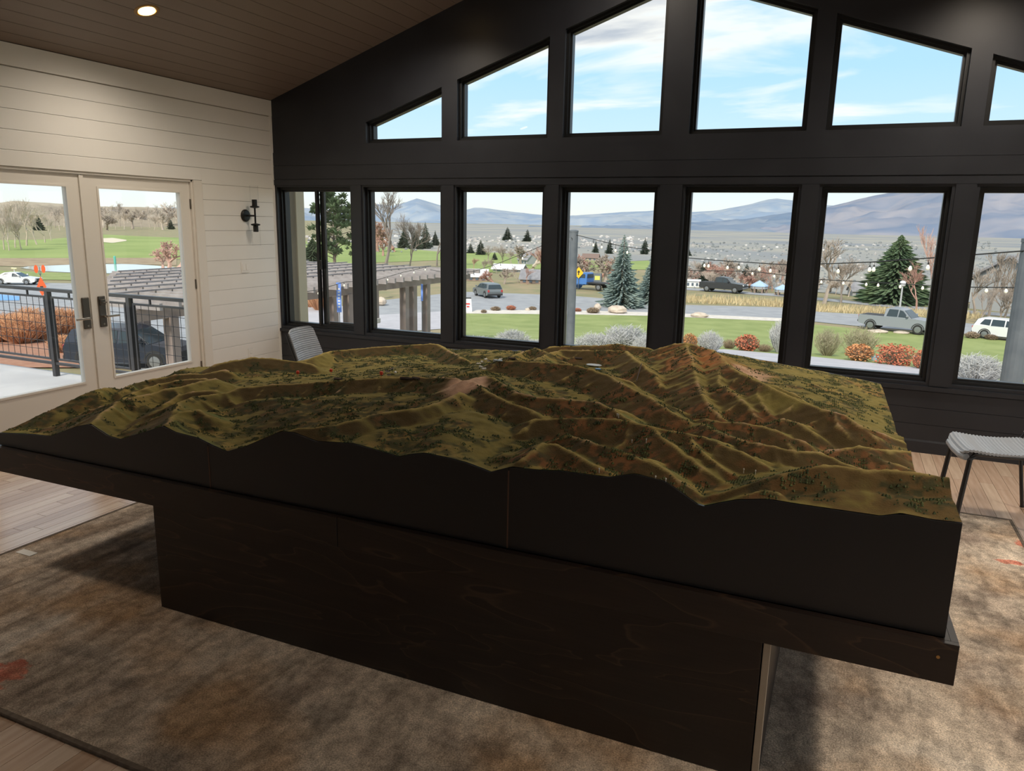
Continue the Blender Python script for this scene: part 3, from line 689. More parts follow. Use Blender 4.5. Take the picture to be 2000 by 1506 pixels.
def raise_ridges(X, Y, Z):
    """tents along every crest, with side spurs, so that slopes meet in sharp crests and V-shaped gullies"""
    rnd = random.Random(4); segs = []
    for kind, pts in ridges:
        for a,b in zip(pts[:-1],pts[1:]): segs.append((a,b,.58))
        if kind != 'r': continue
        acc = 0; side = 1
        for a,b in zip(pts[:-1],pts[1:]):
            d = b[:2]-a[:2]; L_ = np.linalg.norm(d)
            if L_ < 1e-5: continue
            acc += L_
            if acc < .055: continue
            acc = 0; side = -side; d = d/L_; n = np.array([-d[1],d[0]])*side
            down = d if b[2] < a[2] else -d
            dr = n+down*rnd.uniform(.15,.75); dr = dr/np.linalg.norm(dr); ln = rnd.uniform(.09,.22)
            p = a.copy(); p[2] -= .002; bend = rnd.uniform(-.3,.3)
            for k in range(2):
                q = p.copy(); q[:2] += dr*ln/2; q[2] -= ln/2*rnd.uniform(.26,.42)
                segs.append((p,q,.72)); p = q; dr = dr+np.array([-dr[1],dr[0]])*bend; dr = dr/np.linalg.norm(dr)
    sl_n = .82+.36*fbm(X*6+2,Y*6,3)
    wx = .022*(fbm(X*9+40,Y*9,3)-.5); wy = .022*(fbm(X*9,Y*9+40,3)-.5)
    Xw, Yw = X+wx, Y+wy
    ys = Y[:,0]
    for a,b,slp in segs:
        R_ = .34
        j0 = np.searchsorted(ys, min(a[1],b[1])-R_); j1 = np.searchsorted(ys, max(a[1],b[1])+R_)
        if j1 <= j0: continue
        xs = X[(j0+j1)//2]; i0 = np.searchsorted(xs, min(a[0],b[0])-R_); i1 = np.searchsorted(xs, max(a[0],b[0])+R_)
        if i1 <= i0: continue
        x = Xw[j0:j1,i0:i1]; y = Yw[j0:j1,i0:i1]; d = b[:2]-a[:2]; l2 = max(d@d,1e-9)
        t = np.clip(((x-a[0])*d[0]+(y-a[1])*d[1])/l2,0,1)
        dist = np.sqrt((x-a[0]-t*d[0])**2+(y-a[1]-t*d[1])**2)
        h = a[2]+(b[2]-a[2])*t - slp*sl_n[j0:j1,i0:i1]*(dist-.35*dist*np.minimum(dist,.3)/.3)
        z = Z[j0:j1,i0:i1]; k = .007; e = np.clip(.5+.5*(h-z)/k,0,1); Z[j0:j1,i0:i1] = z*(1-e)+h*e + k*e*(1-e)
    return Z
def xr(y): return TX1 - .10*(y-TYF)/(TYB-TYF)
NXT, NYT = 460, 310
S, T = np.meshgrid(np.linspace(0,1,NXT), np.linspace(0,1,NYT)**1.0)
Y = TYF + (TYB-TYF)*T; X = TX0 + (xr(Y)-TX0)*S
Z = valley_floor(X, Y)
FLOOR = Z.copy()
Z = raise_ridges(X, Y, Z)
def blur(a, n):
    for _ in range(n):
        p = np.pad(a,1,mode='edge'); a = (p[1:-1,1:-1]*2+p[:-2,1:-1]+p[2:,1:-1]+p[1:-1,:-2]+p[1:-1,2:])/6
    return a
edge = np.minimum(1, T*14)
rid = 1-np.abs(2*fbm(X*7+.6*fbm(X*4,Y*4,3), Y*7+3, 4)-1)
Z = Z + edge*(.010*(rid-.72) + .006*(fbm(X*30,Y*30,3)-.5) + .002*(fbm(X*90,Y*90,2)-.5))
Z = Z + (np.interp(X, fr_x, fr_z)-Z[0][None,:])*np.exp(-(Y-TYF)/.085)
Z[0] = np.interp(X[0], fr_x, fr_z) + .002
Z = np.maximum(Z, .645)
TM = grid_mesh('terrain', X, Y, Z)
# painted vegetation, with lit crests and backlit shade in the colour, by aspect, curvature, noise
gy, gx = np.gradient(Z); gx = gx/((xr(Y)-TX0)/(NXT-1)); gy = gy/((TYB-TYF)/(NYT-1))
def blur(a, n):
    for _ in range(n):
        p = np.pad(a,1,mode='edge'); a = (p[1:-1,1:-1]*2+p[:-2,1:-1]+p[2:,1:-1]+p[1:-1,:-2]+p[1:-1,2:])/6
    return a
curv = (Z-blur(Z,22))*1.6              # >0 on ridges
slope = np.sqrt(gx*gx+gy*gy)
north = np.clip(.5 - blur(gy,4)*1.1 + .25*gx, 0, 1)     # falls away to the back: moist and green
sm = lambda a,b,x: (lambda t: t*t*(3-2*t))(np.clip((x-a)/(b-a),0,1))
n1 = fbm(X*3.1+5,Y*3.1,4); n2 = fbm(X*11,Y*11+3,4); n3 = fbm(X*40,Y*40,3)
def C(*c): return np.array(c)
gold, olive, green, brown, rust, pink, forest = C(.36,.265,.080), C(.23,.190,.056), C(.14,.175,.048), C(.085,.058,.024), C(.27,.120,.050), C(.66,.43,.31), C(.024,.038,.018)
def mixc(a, b, t): return a*(1-t[...,None]) + b*t[...,None]
col = np.broadcast_to(olive, X.shape+(3,)).copy()
col = mixc(col, gold, sm(.46,.60,n2*.5+n1*.5+curv*4))
col = mixc(col, green, sm(.50,.75,north*.65+n1*.5-.12))
gyb = blur(gy,6)
south = sm(-.02,.26,gyb+.16*(n2-.5))
col = mixc(col, brown, south*sm(.22,.42,n1+.1)*.95)  # camera-facing slopes darkened: backlit shade painted in with the brown brush
east = sm(3.6,4.9,X+.5*(n1-.5))
col = mixc(col, rust, sm(.58,.72,n2*.6+n1*.4+.08*south+.04*east)*(.15+.85*south)*(.2+.6*east))
bare = sm(.010,.022,curv+.012*(n2-.5))*sm(.44,.60,fbm(X*4.3+31,Y*4.3,4))
kn = np.exp(-(((X-4.06)/.16)**2+((Y+3.38)/.20)**2)); bare = np.maximum(bare, sm(.45,.8,kn+.5*(n2-.5)))
pkm = np.exp(-(((X-5.05)/.33)**2+((Y+2.15)/.30)**2)); 
col = mixc(col, C(.40,.175,.07), sm(.30,.75,pkm+.6*(n2-.5))*(.3+.7*south))
bare = np.maximum(bare, sm(.55,.85,np.exp(-(((X-5.28)/.16)**2+((Y+2.25)/.22)**2))+.4*(n2-.5))*.8)
col = mixc(col, pink, bare*.85)
blk_m = sm(5.42,5.6,X)*sm(-4.0,-4.10,Y)
col = mixc(col, C(.135,.085,.032), blk_m*sm(.30,.55,n2+.1)*.85)
crest_light = sm(.006,.016,curv)*(1-bare)
col = mixc(col, C(.50,.39,.14), crest_light*.7)  # bright rim of window light painted along the crests
shr = sm(.47,.57, .055*blk_m+n2*.55+n1*.35+.08*north+.06*south-curv*2.5+.10*sm(.02,.0,Z-FLOOR)+.04*(n3-.5)*2-.03)*(1-bare)
col = mixc(col, forest, shr*sm(.36,.56,n3)*.75)
col *= (.8+.4*n3)[...,None]
ca = TM.color_attributes.new('Col','FLOAT_COLOR','POINT')
ca.data.foreach_set('color', np.c_[np.clip(col,0,1).reshape(-1,3), np.ones(X.size)].astype(np.float32).ravel())
tmat = bpy.data.materials.new('painted_terrain'); tmat.use_nodes = True
nt = tmat.node_tree; b = nt.nodes['Principled BSDF']; b.inputs['Roughness'].default_value = .9; b.inputs['Specular IOR Level'].default_value = .15
at_ = nt.nodes.new('ShaderNodeVertexColor'); at_.layer_name = 'Col'
nz = nt.nodes.new('ShaderNodeTexNoise'); nz.inputs['Scale'].default_value = 170; nz.inputs['Detail'].default_value = 3
tcn = nt.nodes.new('ShaderNodeTexCoord'); nt.links.new(tcn.outputs['Object'], nz.inputs['Vector'])
bp = nt.nodes.new('ShaderNodeBump'); bp.inputs['Strength'].default_value = .5; bp.inputs['Distance'].default_value = .004
nt.links.new(nz.outputs[0], bp.inputs['Height']); nt.links.new(bp.outputs[0], b.inputs['Normal']); nt.links.new(at_.outputs[0], b.inputs['Base Color'])
relief = thing('relief_map','large painted mountain relief map with dark side panels on the brown table','relief map',(0,0,0))
link('terrain', TM, tmat, relief)
# model shrubs, glued clumps too many to count
rs = np.random.RandomState(5)
cand = rs.rand(260000,2); iy = (cand[:,1]*(NYT-2)).astype(int); ix = (cand[:,0]*(NXT-2)).astype(int)
prob = (shr*sm(.47,.62,fbm(X*26,Y*26+8,3)))[iy,ix]; pick = np.nonzero(rs.rand(len(cand)) < prob*.95)[0]
pick = pick[:34000]
oc = np.array([(1,0,0),(0,1,0),(-1,0,0),(0,-1,0),(0,0,1.0)]); of = [(0,1,4),(1,2,4),(2,3,4),(3,0,4)]
px = X[iy[pick],ix[pick]]; py = Y[iy[pick],ix[pick]]; pz = Z[iy[pick],ix[pick]]
rr = (.0026+.0046*rs.rand(len(pick))**2); an = rs.rand(len(pick))*6.28
co = oc[None]*rr[:,None,None]*(1+.4*(rs.rand(len(pick),5,1)-.5)); cs, sn = np.cos(an)[:,None], np.sin(an)[:,None]
vx = co[...,0]*cs-co[...,1]*sn+px[:,None]; vy = co[...,0]*sn+co[...,1]*cs+py[:,None]; vz = co[...,2]*1.1+pz[:,None]-.0005
vv = np.stack([vx,vy,vz],-1).reshape(-1,3); ff = (np.array(of)[None]+5*np.arange(len(pick))[:,None,None]).reshape(-1,3)
sme = bpy.data.meshes.new('model_shrubs'); sme.from_pydata(vv.tolist(), [], ff.tolist()); sme.update()
link('model_shrubs', sme, mat('model_shrub_green', (.045,.062,.026), (.115,.135,.048), rough=.95, scale=30, lo=.4, hi=.6), relief, 'stuff')

# side panels
panel = mat('panel_black_laminate', (.0115,.0115,.0128), (.0145,.0145,.0160), rough=.36, scale=2)
seam_m = mat('panel_seam_brown', (.11,.055,.034), rough=.6)
ZP = .622
def panel_piece(x0, x1, y, th, name='front_panel'):
    n = 60; xs_ = np.linspace(x0,x1,n); z_ = np.interp(xs_, fr_x, fr_z)+.0005
    r1 = [(x,y,ZP) for x in xs_]; r2 = [(x,y,z) for x,z in zip(xs_,z_)]
    r3 = [(x,y+th,z-.002) for x,z in zip(xs_,z_)]; r4 = [(x,y+th,ZP) for x in xs_]
    return MB().loft([r1,r2,r3,r4,r1], cap=False, closed=False).add([r1[0],r2[0],r3[0],r4[0],r1[-1],r2[-1],r3[-1],r4[-1]],[(0,1,2,3),(7,6,5,4)]).build(name, panel, relief)
SEAM = [TX0, 3.372, 4.732, TX1]
for a,b in zip(SEAM[:-1],SEAM[1:]): panel_piece(a+.0015, b-.0015, TYF-.006, .014)
for x in SEAM[1:3]:
    MB().box((x-.0028,TYF-.0075,ZP),(x+.002,TYF+.004,np.interp(x,fr_x,fr_z)-.01)).build('panel_seam', seam_m, relief)
def side_strip(i, nm):
    k = i; xs_, ys_, zs_ = X[:,k], Y[:,k], Z[:,k]; sgn = 1 if k else -1
    n = len(xs_); idx_ = list(range(0,n,2))+[n-1]
    r1 = [(xs_[q],ys_[q],ZP) for q in idx_]; r2 = [(xs_[q],ys_[q],zs_[q]-.003) for q in idx_]
    r3 = [(xs_[q]-sgn*.012,ys_[q],zs_[q]-.012) for q in idx_]; r4 = [(xs_[q]-sgn*.012,ys_[q],ZP) for q in idx_]
    MB().loft([r1,r2,r3,r4,r1], cap=False, closed=False).build(nm, panel, relief)
side_strip(NXT-1,'end_panel'); side_strip(0,'end_panel')
q = NYT-1; idx_ = list(range(0,NXT,8))+[NXT-1]
r1 = [(X[q,k],Y[q,k]+.006,ZP) for k in idx_]; r2 = [(X[q,k],Y[q,k]+.006,Z[q,k]+.0005) for k in idx_]; r3 = [(X[q,k],Y[q,k]-.008,Z[q,k]-.002) for k in idx_]; r4 = [(X[q,k],Y[q,k]-.008,ZP) for k in idx_]
MB().loft([r1,r2,r3,r4,r1], cap=False, closed=False).build('rear_panel', panel, relief)
MB().prism([(TX0,TYF),(TX1,TYF),(xr(TYB),TYB),(TX0,TYB)],ZP-.004,ZP,'z').build('base_board', panel, relief)
# markers and miniature buildings
def surf(u, v):
    d = ray(u,v); t0 = 1.6
    for k in range(900):
        p = CAM+d*t0
        if TYF < p[1] < TYB and TX0 < p[0] < xr(p[1]):
            j = (p[1]-TYF)/(TYB-TYF)*(NYT-1); i = (p[0]-TX0)/(xr(p[1])-TX0)*(NXT-1)
            if p[2] <= Z[int(round(j)),int(round(i))]: return p
        t0 += .006
    return None
redm = mat('marker_red', (.75,.06,.02), rough=.5); whm = mat('model_white', (.70,.69,.66), rough=.6); drk = mat('model_roof_dark', (.05,.03,.028), rough=.6); blu = mat('model_pool_blue', (.12,.30,.55), rough=.25); pal = mat('model_snow_blue', (.62,.74,.85), rough=.4)
for u,v in ((582,736),(647,732),(745,739)):
    p = surf(u,v)
    if p is None: continue
    MB().lathe([(.001,0),(.001,.02),(.009,.021),(.009,.036),(.004,.039)],10,(p[0],p[1],p[2]-.001)).build('red_marker', redm, relief)
def mini(u, v, L_, w_, h_, rz, roof=drk, wall=whm):
    p = surf(u,v)
    if p is None: return
    M = Matrix.Translation(Vector((p[0],p[1],p[2]-.002))) @ Matrix.Rotation(rz,4,'Z')
    o = MB().box((-L_,-w_,0),(L_,w_,h_)).xf(M).build('model_building', wall, relief)
    MB().prism([(-w_*1.2,h_),(w_*1.2,h_),(0,h_*1.7)],-L_*1.05,L_*1.05,'x').xf(M).build('roof', roof, o)
rn = random.Random(2)
for u,v in ((757,727),(765,722),(772,729),(760,734),(935,712),(942,708),(948,703),(940,718),(945,722),(955,706),(968,706),(978,703)):
    mini(u,v,.010+.006*rn.random(),.006,.008,rn.random()*3, rn.choice((drk,whm)))
for u,v in ((790,741),(800,742),(812,741),(1000,702),(1130,702),(660,742)): mini(u,v,.022,.006,.009,rn.uniform(-.3,.3),drk,drk)
def patch(u, v, a, bq, m, nm):
    p = surf(u,v)
    if p is not None: MB().lathe([(.001,0),(1,0),(1,.004),(.9,.006)],18).xf(Matrix.Translation(Vector((p[0],p[1],p[2]+.001))) @ Matrix.Diagonal((a,bq,1,1))).build(nm, m, relief)
patch(1160,714,.050,.030,pal,'model_lake'); patch(1168,722,.018,.014,blu,'model_pool'); patch(972,705,.030,.012,pal,'model_snow_field')
p0, p1 = surf(1253,714), surf(1243,748)
if p0 is not None and p1 is not None:
    MB().tube([p0+np.array([0,0,.012]),p1+np.array([0,0,.012])],.0025,5).build('model_lift_line', drk, relief)
for u,v in ((1205,816),(1208,817),(1262,866),(1170,925),(1280,940),(1300,945),(1452,925),(1475,928),(1234,868)):
    p = surf(u,v)
    if p is not None: MB().lathe([(.0012,0),(.0012,.014),(.003,.016),(.0005,.02)],6,tuple(p)).build('model_pin', whm, relief)

# ================================================================== DISPLAY TABLE
def walnut_mat():
    m = bpy.data.materials.new('dark_stained_plywood'); m.use_nodes = True
    nt = m.node_tree; N = nt.nodes; Lk = nt.links; b = N['Principled BSDF']; b.inputs['Roughness'].default_value = .42
    tc = N.new('ShaderNodeTexCoord'); mp = N.new('ShaderNodeMapping'); mp.inputs['Scale'].default_value = (.55,1,2.6); Lk.new(tc.outputs['Object'], mp.inputs[0])
    n = N.new('ShaderNodeTexNoise'); n.inputs['Scale'].default_value = 1.6; n.inputs['Detail'].default_value = 3; n.inputs['Distortion'].default_value = .6; Lk.new(mp.outputs[0], n.inputs['Vector'])
    mu = N.new('ShaderNodeMath'); mu.operation = 'MULTIPLY'; mu.inputs[1].default_value = 9; Lk.new(n.outputs[0], mu.inputs[0])
    fr_ = N.new('ShaderNodeMath'); fr_.operation = 'FRACT'; Lk.new(mu.outputs[0], fr_.inputs[0])
    r = N.new('ShaderNodeValToRGB'); Lk.new(fr_.outputs[0], r.inputs[0]); e = r.color_ramp.elements
    e[0].position = 0; e[0].color = (.017,.0105,.0085,1); e[1].position = 1; e[1].color = (.022,.0135,.010,1)
    for p,c in ((.55,(.021,.013,.010,1)),(.90,(.028,.0165,.0115,1)),(.965,(.060,.034,.021,1))): k = e.new(p); k.color = c
    n2 = N.new('ShaderNodeTexNoise'); n2.inputs['Scale'].default_value = 30; mp2 = N.new('ShaderNodeMapping'); mp2.inputs['Scale'].default_value = (.3,1,6); Lk.new(tc.outputs['Object'], mp2.inputs[0]); Lk.new(mp2.outputs[0], n2.inputs['Vector'])
    r2 = N.new('ShaderNodeValToRGB'); Lk.new(n2.outputs[0], r2.inputs[0]); r2.color_ramp.elements[0].color = (.65,.65,.65,1); r2.color_ramp.elements[1].color = (1.3,1.3,1.3,1)
    mx = N.new('ShaderNodeMixRGB'); mx.blend_type = 'MULTIPLY'; mx.inputs[0].default_value = 1; Lk.new(r.outputs[0], mx.inputs[1]); Lk.new(r2.outputs[0], mx.inputs[2])
    Lk.new(mx.outputs[0], b.inputs['Base Color'])
    return m
walnut = walnut_mat()
tb = thing('display_table','dark brown stained plywood table with a long pedestal under the relief map','table',(0,0,.013))
YF2 = -4.392; AZ0, AZ1 = .482, .604      # apron in local z (table stands on the rug)
for a,b in ((1.985,4.028),(4.031,6.103)): MB().rbox((a,YF2,AZ0),(b,YF2+.019,AZ1),.0012).build('front_apron', walnut, tb)
MB().prism([(6.084,YF2+.0195),(6.103,YF2+.0195),(6.004,-1.61),(5.985,-1.61)],AZ0,AZ1,'z').build('end_apron', walnut, tb); MB().rbox((1.985,YF2+.0195,AZ0),(2.004,-1.61,AZ1),.0012).build('end_apron', walnut, tb)
MB().rbox((2.005,-1.63,AZ0),(5.983,-1.611,AZ1),.0012).build('rear_apron', walnut, tb)
MB().prism([(2.005,YF2+.020),(6.083,YF2+.020),(5.984,-1.631),(2.005,-1.631)],AZ1-.022,AZ1,'z').build('deck', walnut, tb)
MB().prism([(2.005,YF2+.020),(6.083,YF2+.020),(5.984,-1.631),(2.005,-1.631)],AZ0+.01,AZ0+.028,'z').build('underside', walnut, tb)
PY = -4.388
MB().rbox((3.05,PY,0),(5.595,PY+.019,AZ0-.001),.001).build('pedestal_front', walnut, tb)
MB().rbox((3.05,-1.95,0),(5.62,-1.931,AZ0-.001),.001).build('pedestal_rear', walnut, tb)
MB().rbox((3.05,PY+.0195,0),(3.069,-1.951,AZ0-.001),.001).build('pedestal_end', walnut, tb)
MB().rbox((5.601,PY+.0195,0),(5.62,-1.951,AZ0-.001),.001).build('pedestal_end', walnut, tb)
MB().rbox((5.599,PY+.001,0),(5.62,PY+.019,AZ0-.001),.001).build('corner_strip', mat('edge_glint_pale', (.42,.35,.27), rough=.5), tb)  # pale strip stands in for the grazing reflection on the pedestal side
sp = on(1832,1283,1,YF2); MB().lathe([(.005,YF2-.002),(.0045,YF2)],10,(sp[0],0,sp[2]-.013),'y').build('screw', mat('screw_brass', (.45,.27,.10), rough=.4, metallic=.7), tb)

# ================================================================== CHAIRS
plast = mat('chair_grey_plastic', (.34,.365,.40), rough=.4); blk = mat('chair_black_frame', (.012,.012,.013), rough=.4)
def chair(label, loc, rz):
    t = thing('stacking_chair', label, 'chair', loc, rz, 'ribbed stacking chairs')
    # faces +x ; ribbed seat
    n = 64
    def ribbed(rows, thick, nm):
        # rows: list of rows of points (left to right), ribs run along rows
        r = MB(); k = len(rows[0])
        top = [[p for p in row] for row in rows]
        r.loft(top, cap=False, closed=False)
        bot = [[(p[0],p[1],p[2]-thick) for p in row] for row in rows]
        r.loft(bot[::-1], cap=False, closed=False)
        for a,b in ((0,0),): pass
        L_ = len(rows)
        for j in range(L_-1):
            r.add([top[j][0],top[j+1][0],bot[j+1][0],bot[j][0]],[(0,1,2,3)]); r.add([top[j][-1],bot[j][-1],bot[j+1][-1],top[j+1][-1]],[(0,1,2,3)])
        r.add(top[0]+bot[0],[tuple(range(k))[::-1][0:0] or (0,1,k+1,k)]+[(i,i+1,k+i+1,k+i) for i in range(1,k-1)])
        r.add(top[-1]+bot[-1],[(i+1,i,k+i,k+i+1) for i in range(k-1)])
        return r.build(nm, plast, t)
    seat = []
    for i in range(n+1):
        s = i/n; x = -.20+.43*s
        zc = .455 - .018*math.sin(PI*s) - (.035*max(0,(s-.88)/.12)**2)
        rib = .0035*math.sin(2*PI*s*22)
        hw = .215*(1-.06*(1-s)) * (1 - .25*max(0,(s-.93)/.07)**2)
        seat.append([(x,hw*q,zc+rib+.012*abs(q)**3) for q in (-1,-.92,-.6,-.2,.2,.6,.92,1)])
    ribbed(seat,.014,'seat')
    MB().tube([(.205,-.19,.408),(.222,-.15,.405),(.228,0,.404),(.222,.15,.405),(.205,.19,.408)],.021,10).build('front_roll', plast, t)
    back = []
    for i in range(n+1):
        s = i/n; z = .50+.33*s; x = -.205-.10*s-.02*s*s
        rib = .003*math.sin(2*PI*s*20)
        hw = .205*(1-.10*s) * (1-.22*max(0,(s-.90)/.10)**2)
        back.append([(x+rib+.035*(abs(q)**2)-.02,hw*q,z) for q in (-1,-.9,-.6,-.2,.2,.6,.9,1)])
    bk = MB().loft(back, cap=False, closed=False); b2 = [[(p[0]-.012,p[1],p[2]) for p in r] for r in back]
    bk.loft(b2[::-1], cap=False, closed=False)
    for row in (0,-1): 
        a,b = back[row],b2[row]; bk.add(a+b,[(i,i+1,8+i+1,8+i) for i in range(7)])
    for e in (0,-1):
        for j in range(n): bk.add([back[j][e],back[j+1][e],b2[j+1][e],b2[j][e]],[(0,1,2,3)])
    bk.build('backrest', plast, t)
    for sy in (-1,1):
        MB().tube([(.16,sy*.20,.435),(.19,sy*.215,.40),(.225,sy*.235,0)],.015,8).build('leg', blk, t)
        MB().tube([(-.15,sy*.20,.435),(-.19,sy*.215,.40),(-.26,sy*.235,0)],.0115,8).build('leg', blk, t)
        MB().tube([(.17,sy*.20,.432),(-.16,sy*.20,.432),(-.205,sy*.205,.50),(-.33,sy*.185,.80)],.0105,8).build('side_rail', blk, t)
        for x in (.225,-.26): MB().lathe([(.014,0),(.014,.012)],8,(x,sy*.235,0)).build('foot_cap', blk, t)
    MB().tube([(-.14,-.20,.430),(-.14,.20,.430)],.009,6).build('cross_bar', blk, t); MB().tube([(.15,-.20,.426),(.15,.20,.426)],.009,6).build('cross_bar', blk, t)
    return t
chair('grey ribbed stacking chair by the left corner window behind the table', (1.86,-1.50,0), math.radians(8))
chair('grey ribbed stacking chair with black legs at the right end of the table', (6.66,-1.37,.012), math.radians(186))

# ================================================================== OUTDOORS
def g(x, y):
    r = math.hypot(x-CAM[0], y-CAM[1]); t = min(max((r-28)/36,0),1); t = t*t*(3-2*t)
    return -4.0-2.5*t
def spot(u, v, off=0.0):
    """point of the ground seen at this pixel, and metres per pixel there"""
    d = ray(u,v); lo, t0 = 0.5, 1.0
    while t0 < 20000:
        p = CAM+d*t0
        if p[2] < g(p[0],p[1])+off: break
        lo = t0; t0 *= 1.02
    for _ in range(30):
        m = (lo+t0)/2; p = CAM+d*m
        if p[2] < g(p[0],p[1])+off: t0 = m
        else: lo = m
    p = CAM+d*t0
    return p, depth(p)/CAMP['f']
def yaw_to_cam(p): return math.atan2(CAM[1]-p[1], CAM[0]-p[0])
dry = mat('dry_meadow', (.30,.24,.14), (.20,.20,.10), rough=.95, scale=.35, detail=8, bump=.3, bscale=6)
rs_ = np.concatenate([np.linspace(2,80,60), np.geomspace(84,6500,44)]); th = np.linspace(0,2*PI,129)
Rg, Tg = np.meshgrid(rs_, th)
GX = CAM[0]+Rg*np.sin(Tg); GY = CAM[1]+Rg*np.cos(Tg)
tt = np.clip((Rg-28)/36,0,1); tt = tt*tt*(3-2*tt); GZ = -4.0-2.5*tt
ground = link('ground', grid_mesh('ground', GX, GY, GZ), dry, None, 'structure', 'dry grassy ground around the house')
def patch_ground(name, us, far, near, m, dz=.03, n=14, kind='structure', label=None):
    """strip of ground cover between two traced borders"""
    U = np.array(us, float); nu = len(U)
    X = np.zeros((n,nu)); Y = np.zeros((n,nu)); Zz = np.zeros((n,nu))
    fu, fv = zip(*far); nu_, nv = zip(*near)
    for j,u in enumerate(U):
        v0 = np.interp(u,fu,fv); v1 = np.interp(u,nu_,nv)
        pa, _ = spot(u,v0); pb, _ = spot(u,v1)
        for i in range(n):
            q = pa+(pb-pa)*i/(n-1); X[i,j], Y[i,j], Zz[i,j] = q[0], q[1], g(q[0],q[1])+dz
    return link(name, grid_mesh(name, X[::-1], Y[::-1], Zz[::-1]), m, None, kind, label)
lawn_m = mat('lawn_green', (.20,.25,.075), (.27,.315,.11), rough=.95, scale=.5, detail=6, bump=.25, bscale=12)
asph = mat('asphalt_grey', (.27,.28,.30), (.33,.34,.36), rough=.85, scale=.8, detail=6)
path_m = mat('path_concrete', (.40,.39,.42), (.46,.45,.48), rough=.8, scale=1.2)
golf_m = mat('golf_turf', (.20,.27,.07), (.27,.33,.10), rough=.95, scale=.06, detail=5)
sand_m = mat('bunker_sand', (.62,.55,.43), rough=.95)
mulch = mat('bark_mulch', (.30,.13,.075), (.38,.20,.125), rough=.95, scale=3, detail=6)
pale_st = mat('pale_stone', (.55,.50,.45), (.66,.62,.57), rough=.9, scale=2, bump=.3)
us = np.linspace(868,2080,60)
patch_ground('lawn', us, [(868,611),(1113,613),(1280,617),(1530,629),(1700,645),(1890,658),(2080,680)], [(868,700),(1330,700),(1420,688),(1520,697),(1584,702),(1795,725),(2080,775)], lawn_m, .04, label='mown green lawn')
patch_ground('road', np.linspace(700,2150,60), [(700,592),(905,570),(1113,578),(1330,596),(1530,601),(1600,610),(1750,618),(1890,632),(2150,660)], [(700,618),(905,606),(1113,607),(1280,611),(1530,623),(1700,640),(1890,653),(2150,676)], asph, .035, label='grey asphalt drive beyond the lawn')
patch_ground('road.001', np.linspace(1290,2150,40), [(1290,560),(1360,563),(1530,575),(1700,592),(1850,604),(2150,625)], [(1290,564),(1360,568),(1530,580),(1700,597),(1850,610),(2150,632)], asph, .035, label='narrow grey road past the meadow')
patch_ground('garden_path', np.linspace(1380,2080,40), [(1380,684),(1420,684),(1520,693),(1584,698),(1795,720),(2080,765)], [(1380,712),(1520,722),(1795,760),(2080,800)], path_m, .05, label='grey garden path under the shrubs')
patch_ground('stone_border', np.linspace(868,1560,40), [(868,606),(1113,607),(1280,611),(1560,624)], [(868,613),(1113,615),(1280,618),(1560,630)], pale_st, .05, label='pale stone border strip at the lawn edge')
patch_ground('plaza', np.linspace(520,905,30), [(520,600),(700,598),(905,590)], [(520,668),(905,640)], path_m, .032, label='grey plaza beside the pergola')
patch_ground('golf_course', np.linspace(860,1420,40), [(860,492),(980,494),(1060,503),(1200,512),(1420,503)], [(860,530),(940,533),(1060,528),(1200,527),(1330,527),(1420,510)], golf_m, .05, label='green golf fairway on the rise')
patch_ground('golf_course.001', np.linspace(540,880,30), [(540,470),(880,478)], [(540,520),(880,508)], golf_m, .05, label='green golf rough behind the pergola')
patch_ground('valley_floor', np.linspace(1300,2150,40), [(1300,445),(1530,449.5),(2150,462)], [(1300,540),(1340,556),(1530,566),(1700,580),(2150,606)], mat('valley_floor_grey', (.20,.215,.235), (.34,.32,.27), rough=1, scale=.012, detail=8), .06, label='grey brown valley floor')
patch_ground('valley_floor.001', np.linspace(700,1310,40), [(700,434),(1310,445)], [(700,478),(860,492),(980,494),(1060,503),(1200,512),(1310,507)], MATS['valley_floor_grey'], .055, label='grey valley floor beyond the golf ridge')
# door view
patch_ground('golf_course.002', np.linspace(-60,440,40), [(-60,470),(90,468),(200,458),(280,462),(440,468)], [(-60,505),(120,505),(200,508),(440,505)], golf_m, .05, label='bright green golf hole beyond the pond')
patch_ground('sand_bunker', np.linspace(196,247,14), [(196,466),(220,465),(247,469)], [(196,473),(220,475),(247,471)], sand_m, .09, 5, label='pale sand bunker')
water = mat('pond_water', (.55,.60,.58), rough=.06, spec=.8)
patch_ground('pond', np.linspace(40,345,40), [(40,523),(70,519),(140,517),(250,516),(300,519),(345,523)], [(40,524),(80,530),(140,533),(240,535),(300,533),(345,526)], water, .05, label='pale still pond')
patch_ground('reed_bank', np.linspace(-60,345,40), [(-60,505),(345,504)], [(-60,519),(50,521),(200,515),(345,519)], mat('reed_bank_tan', (.26,.19,.12), (.36,.28,.18), rough=.95, scale=.5, detail=8), .06, label='tan reed bank')
patch_ground('lawn.001', np.linspace(-60,160,20), [(-60,527),(160,535)], [(-60,546),(160,548)], lawn_m, .06, label='lawn strip below the pond')
patch_ground('parking_lot', np.linspace(-80,470,40), [(-80,550),(470,560)], [(-80,640),(130,640),(215,720),(470,730)], asph, .04, label='grey parking lot below the deck')
patch_ground('parking_paint', np.linspace(-40,38,10), [(-40,572),(38,580)], [(-40,588),(38,588)], mat('paint_blue', (.16,.36,.72), rough=.7), .07, 4, label='blue painted parking bay')
patch_ground('mulch_bed', np.linspace(-60,170,20), [(-60,640),(170,642)], [(-60,720),(170,720)], mulch, .05, label='reddish bark mulch bed')

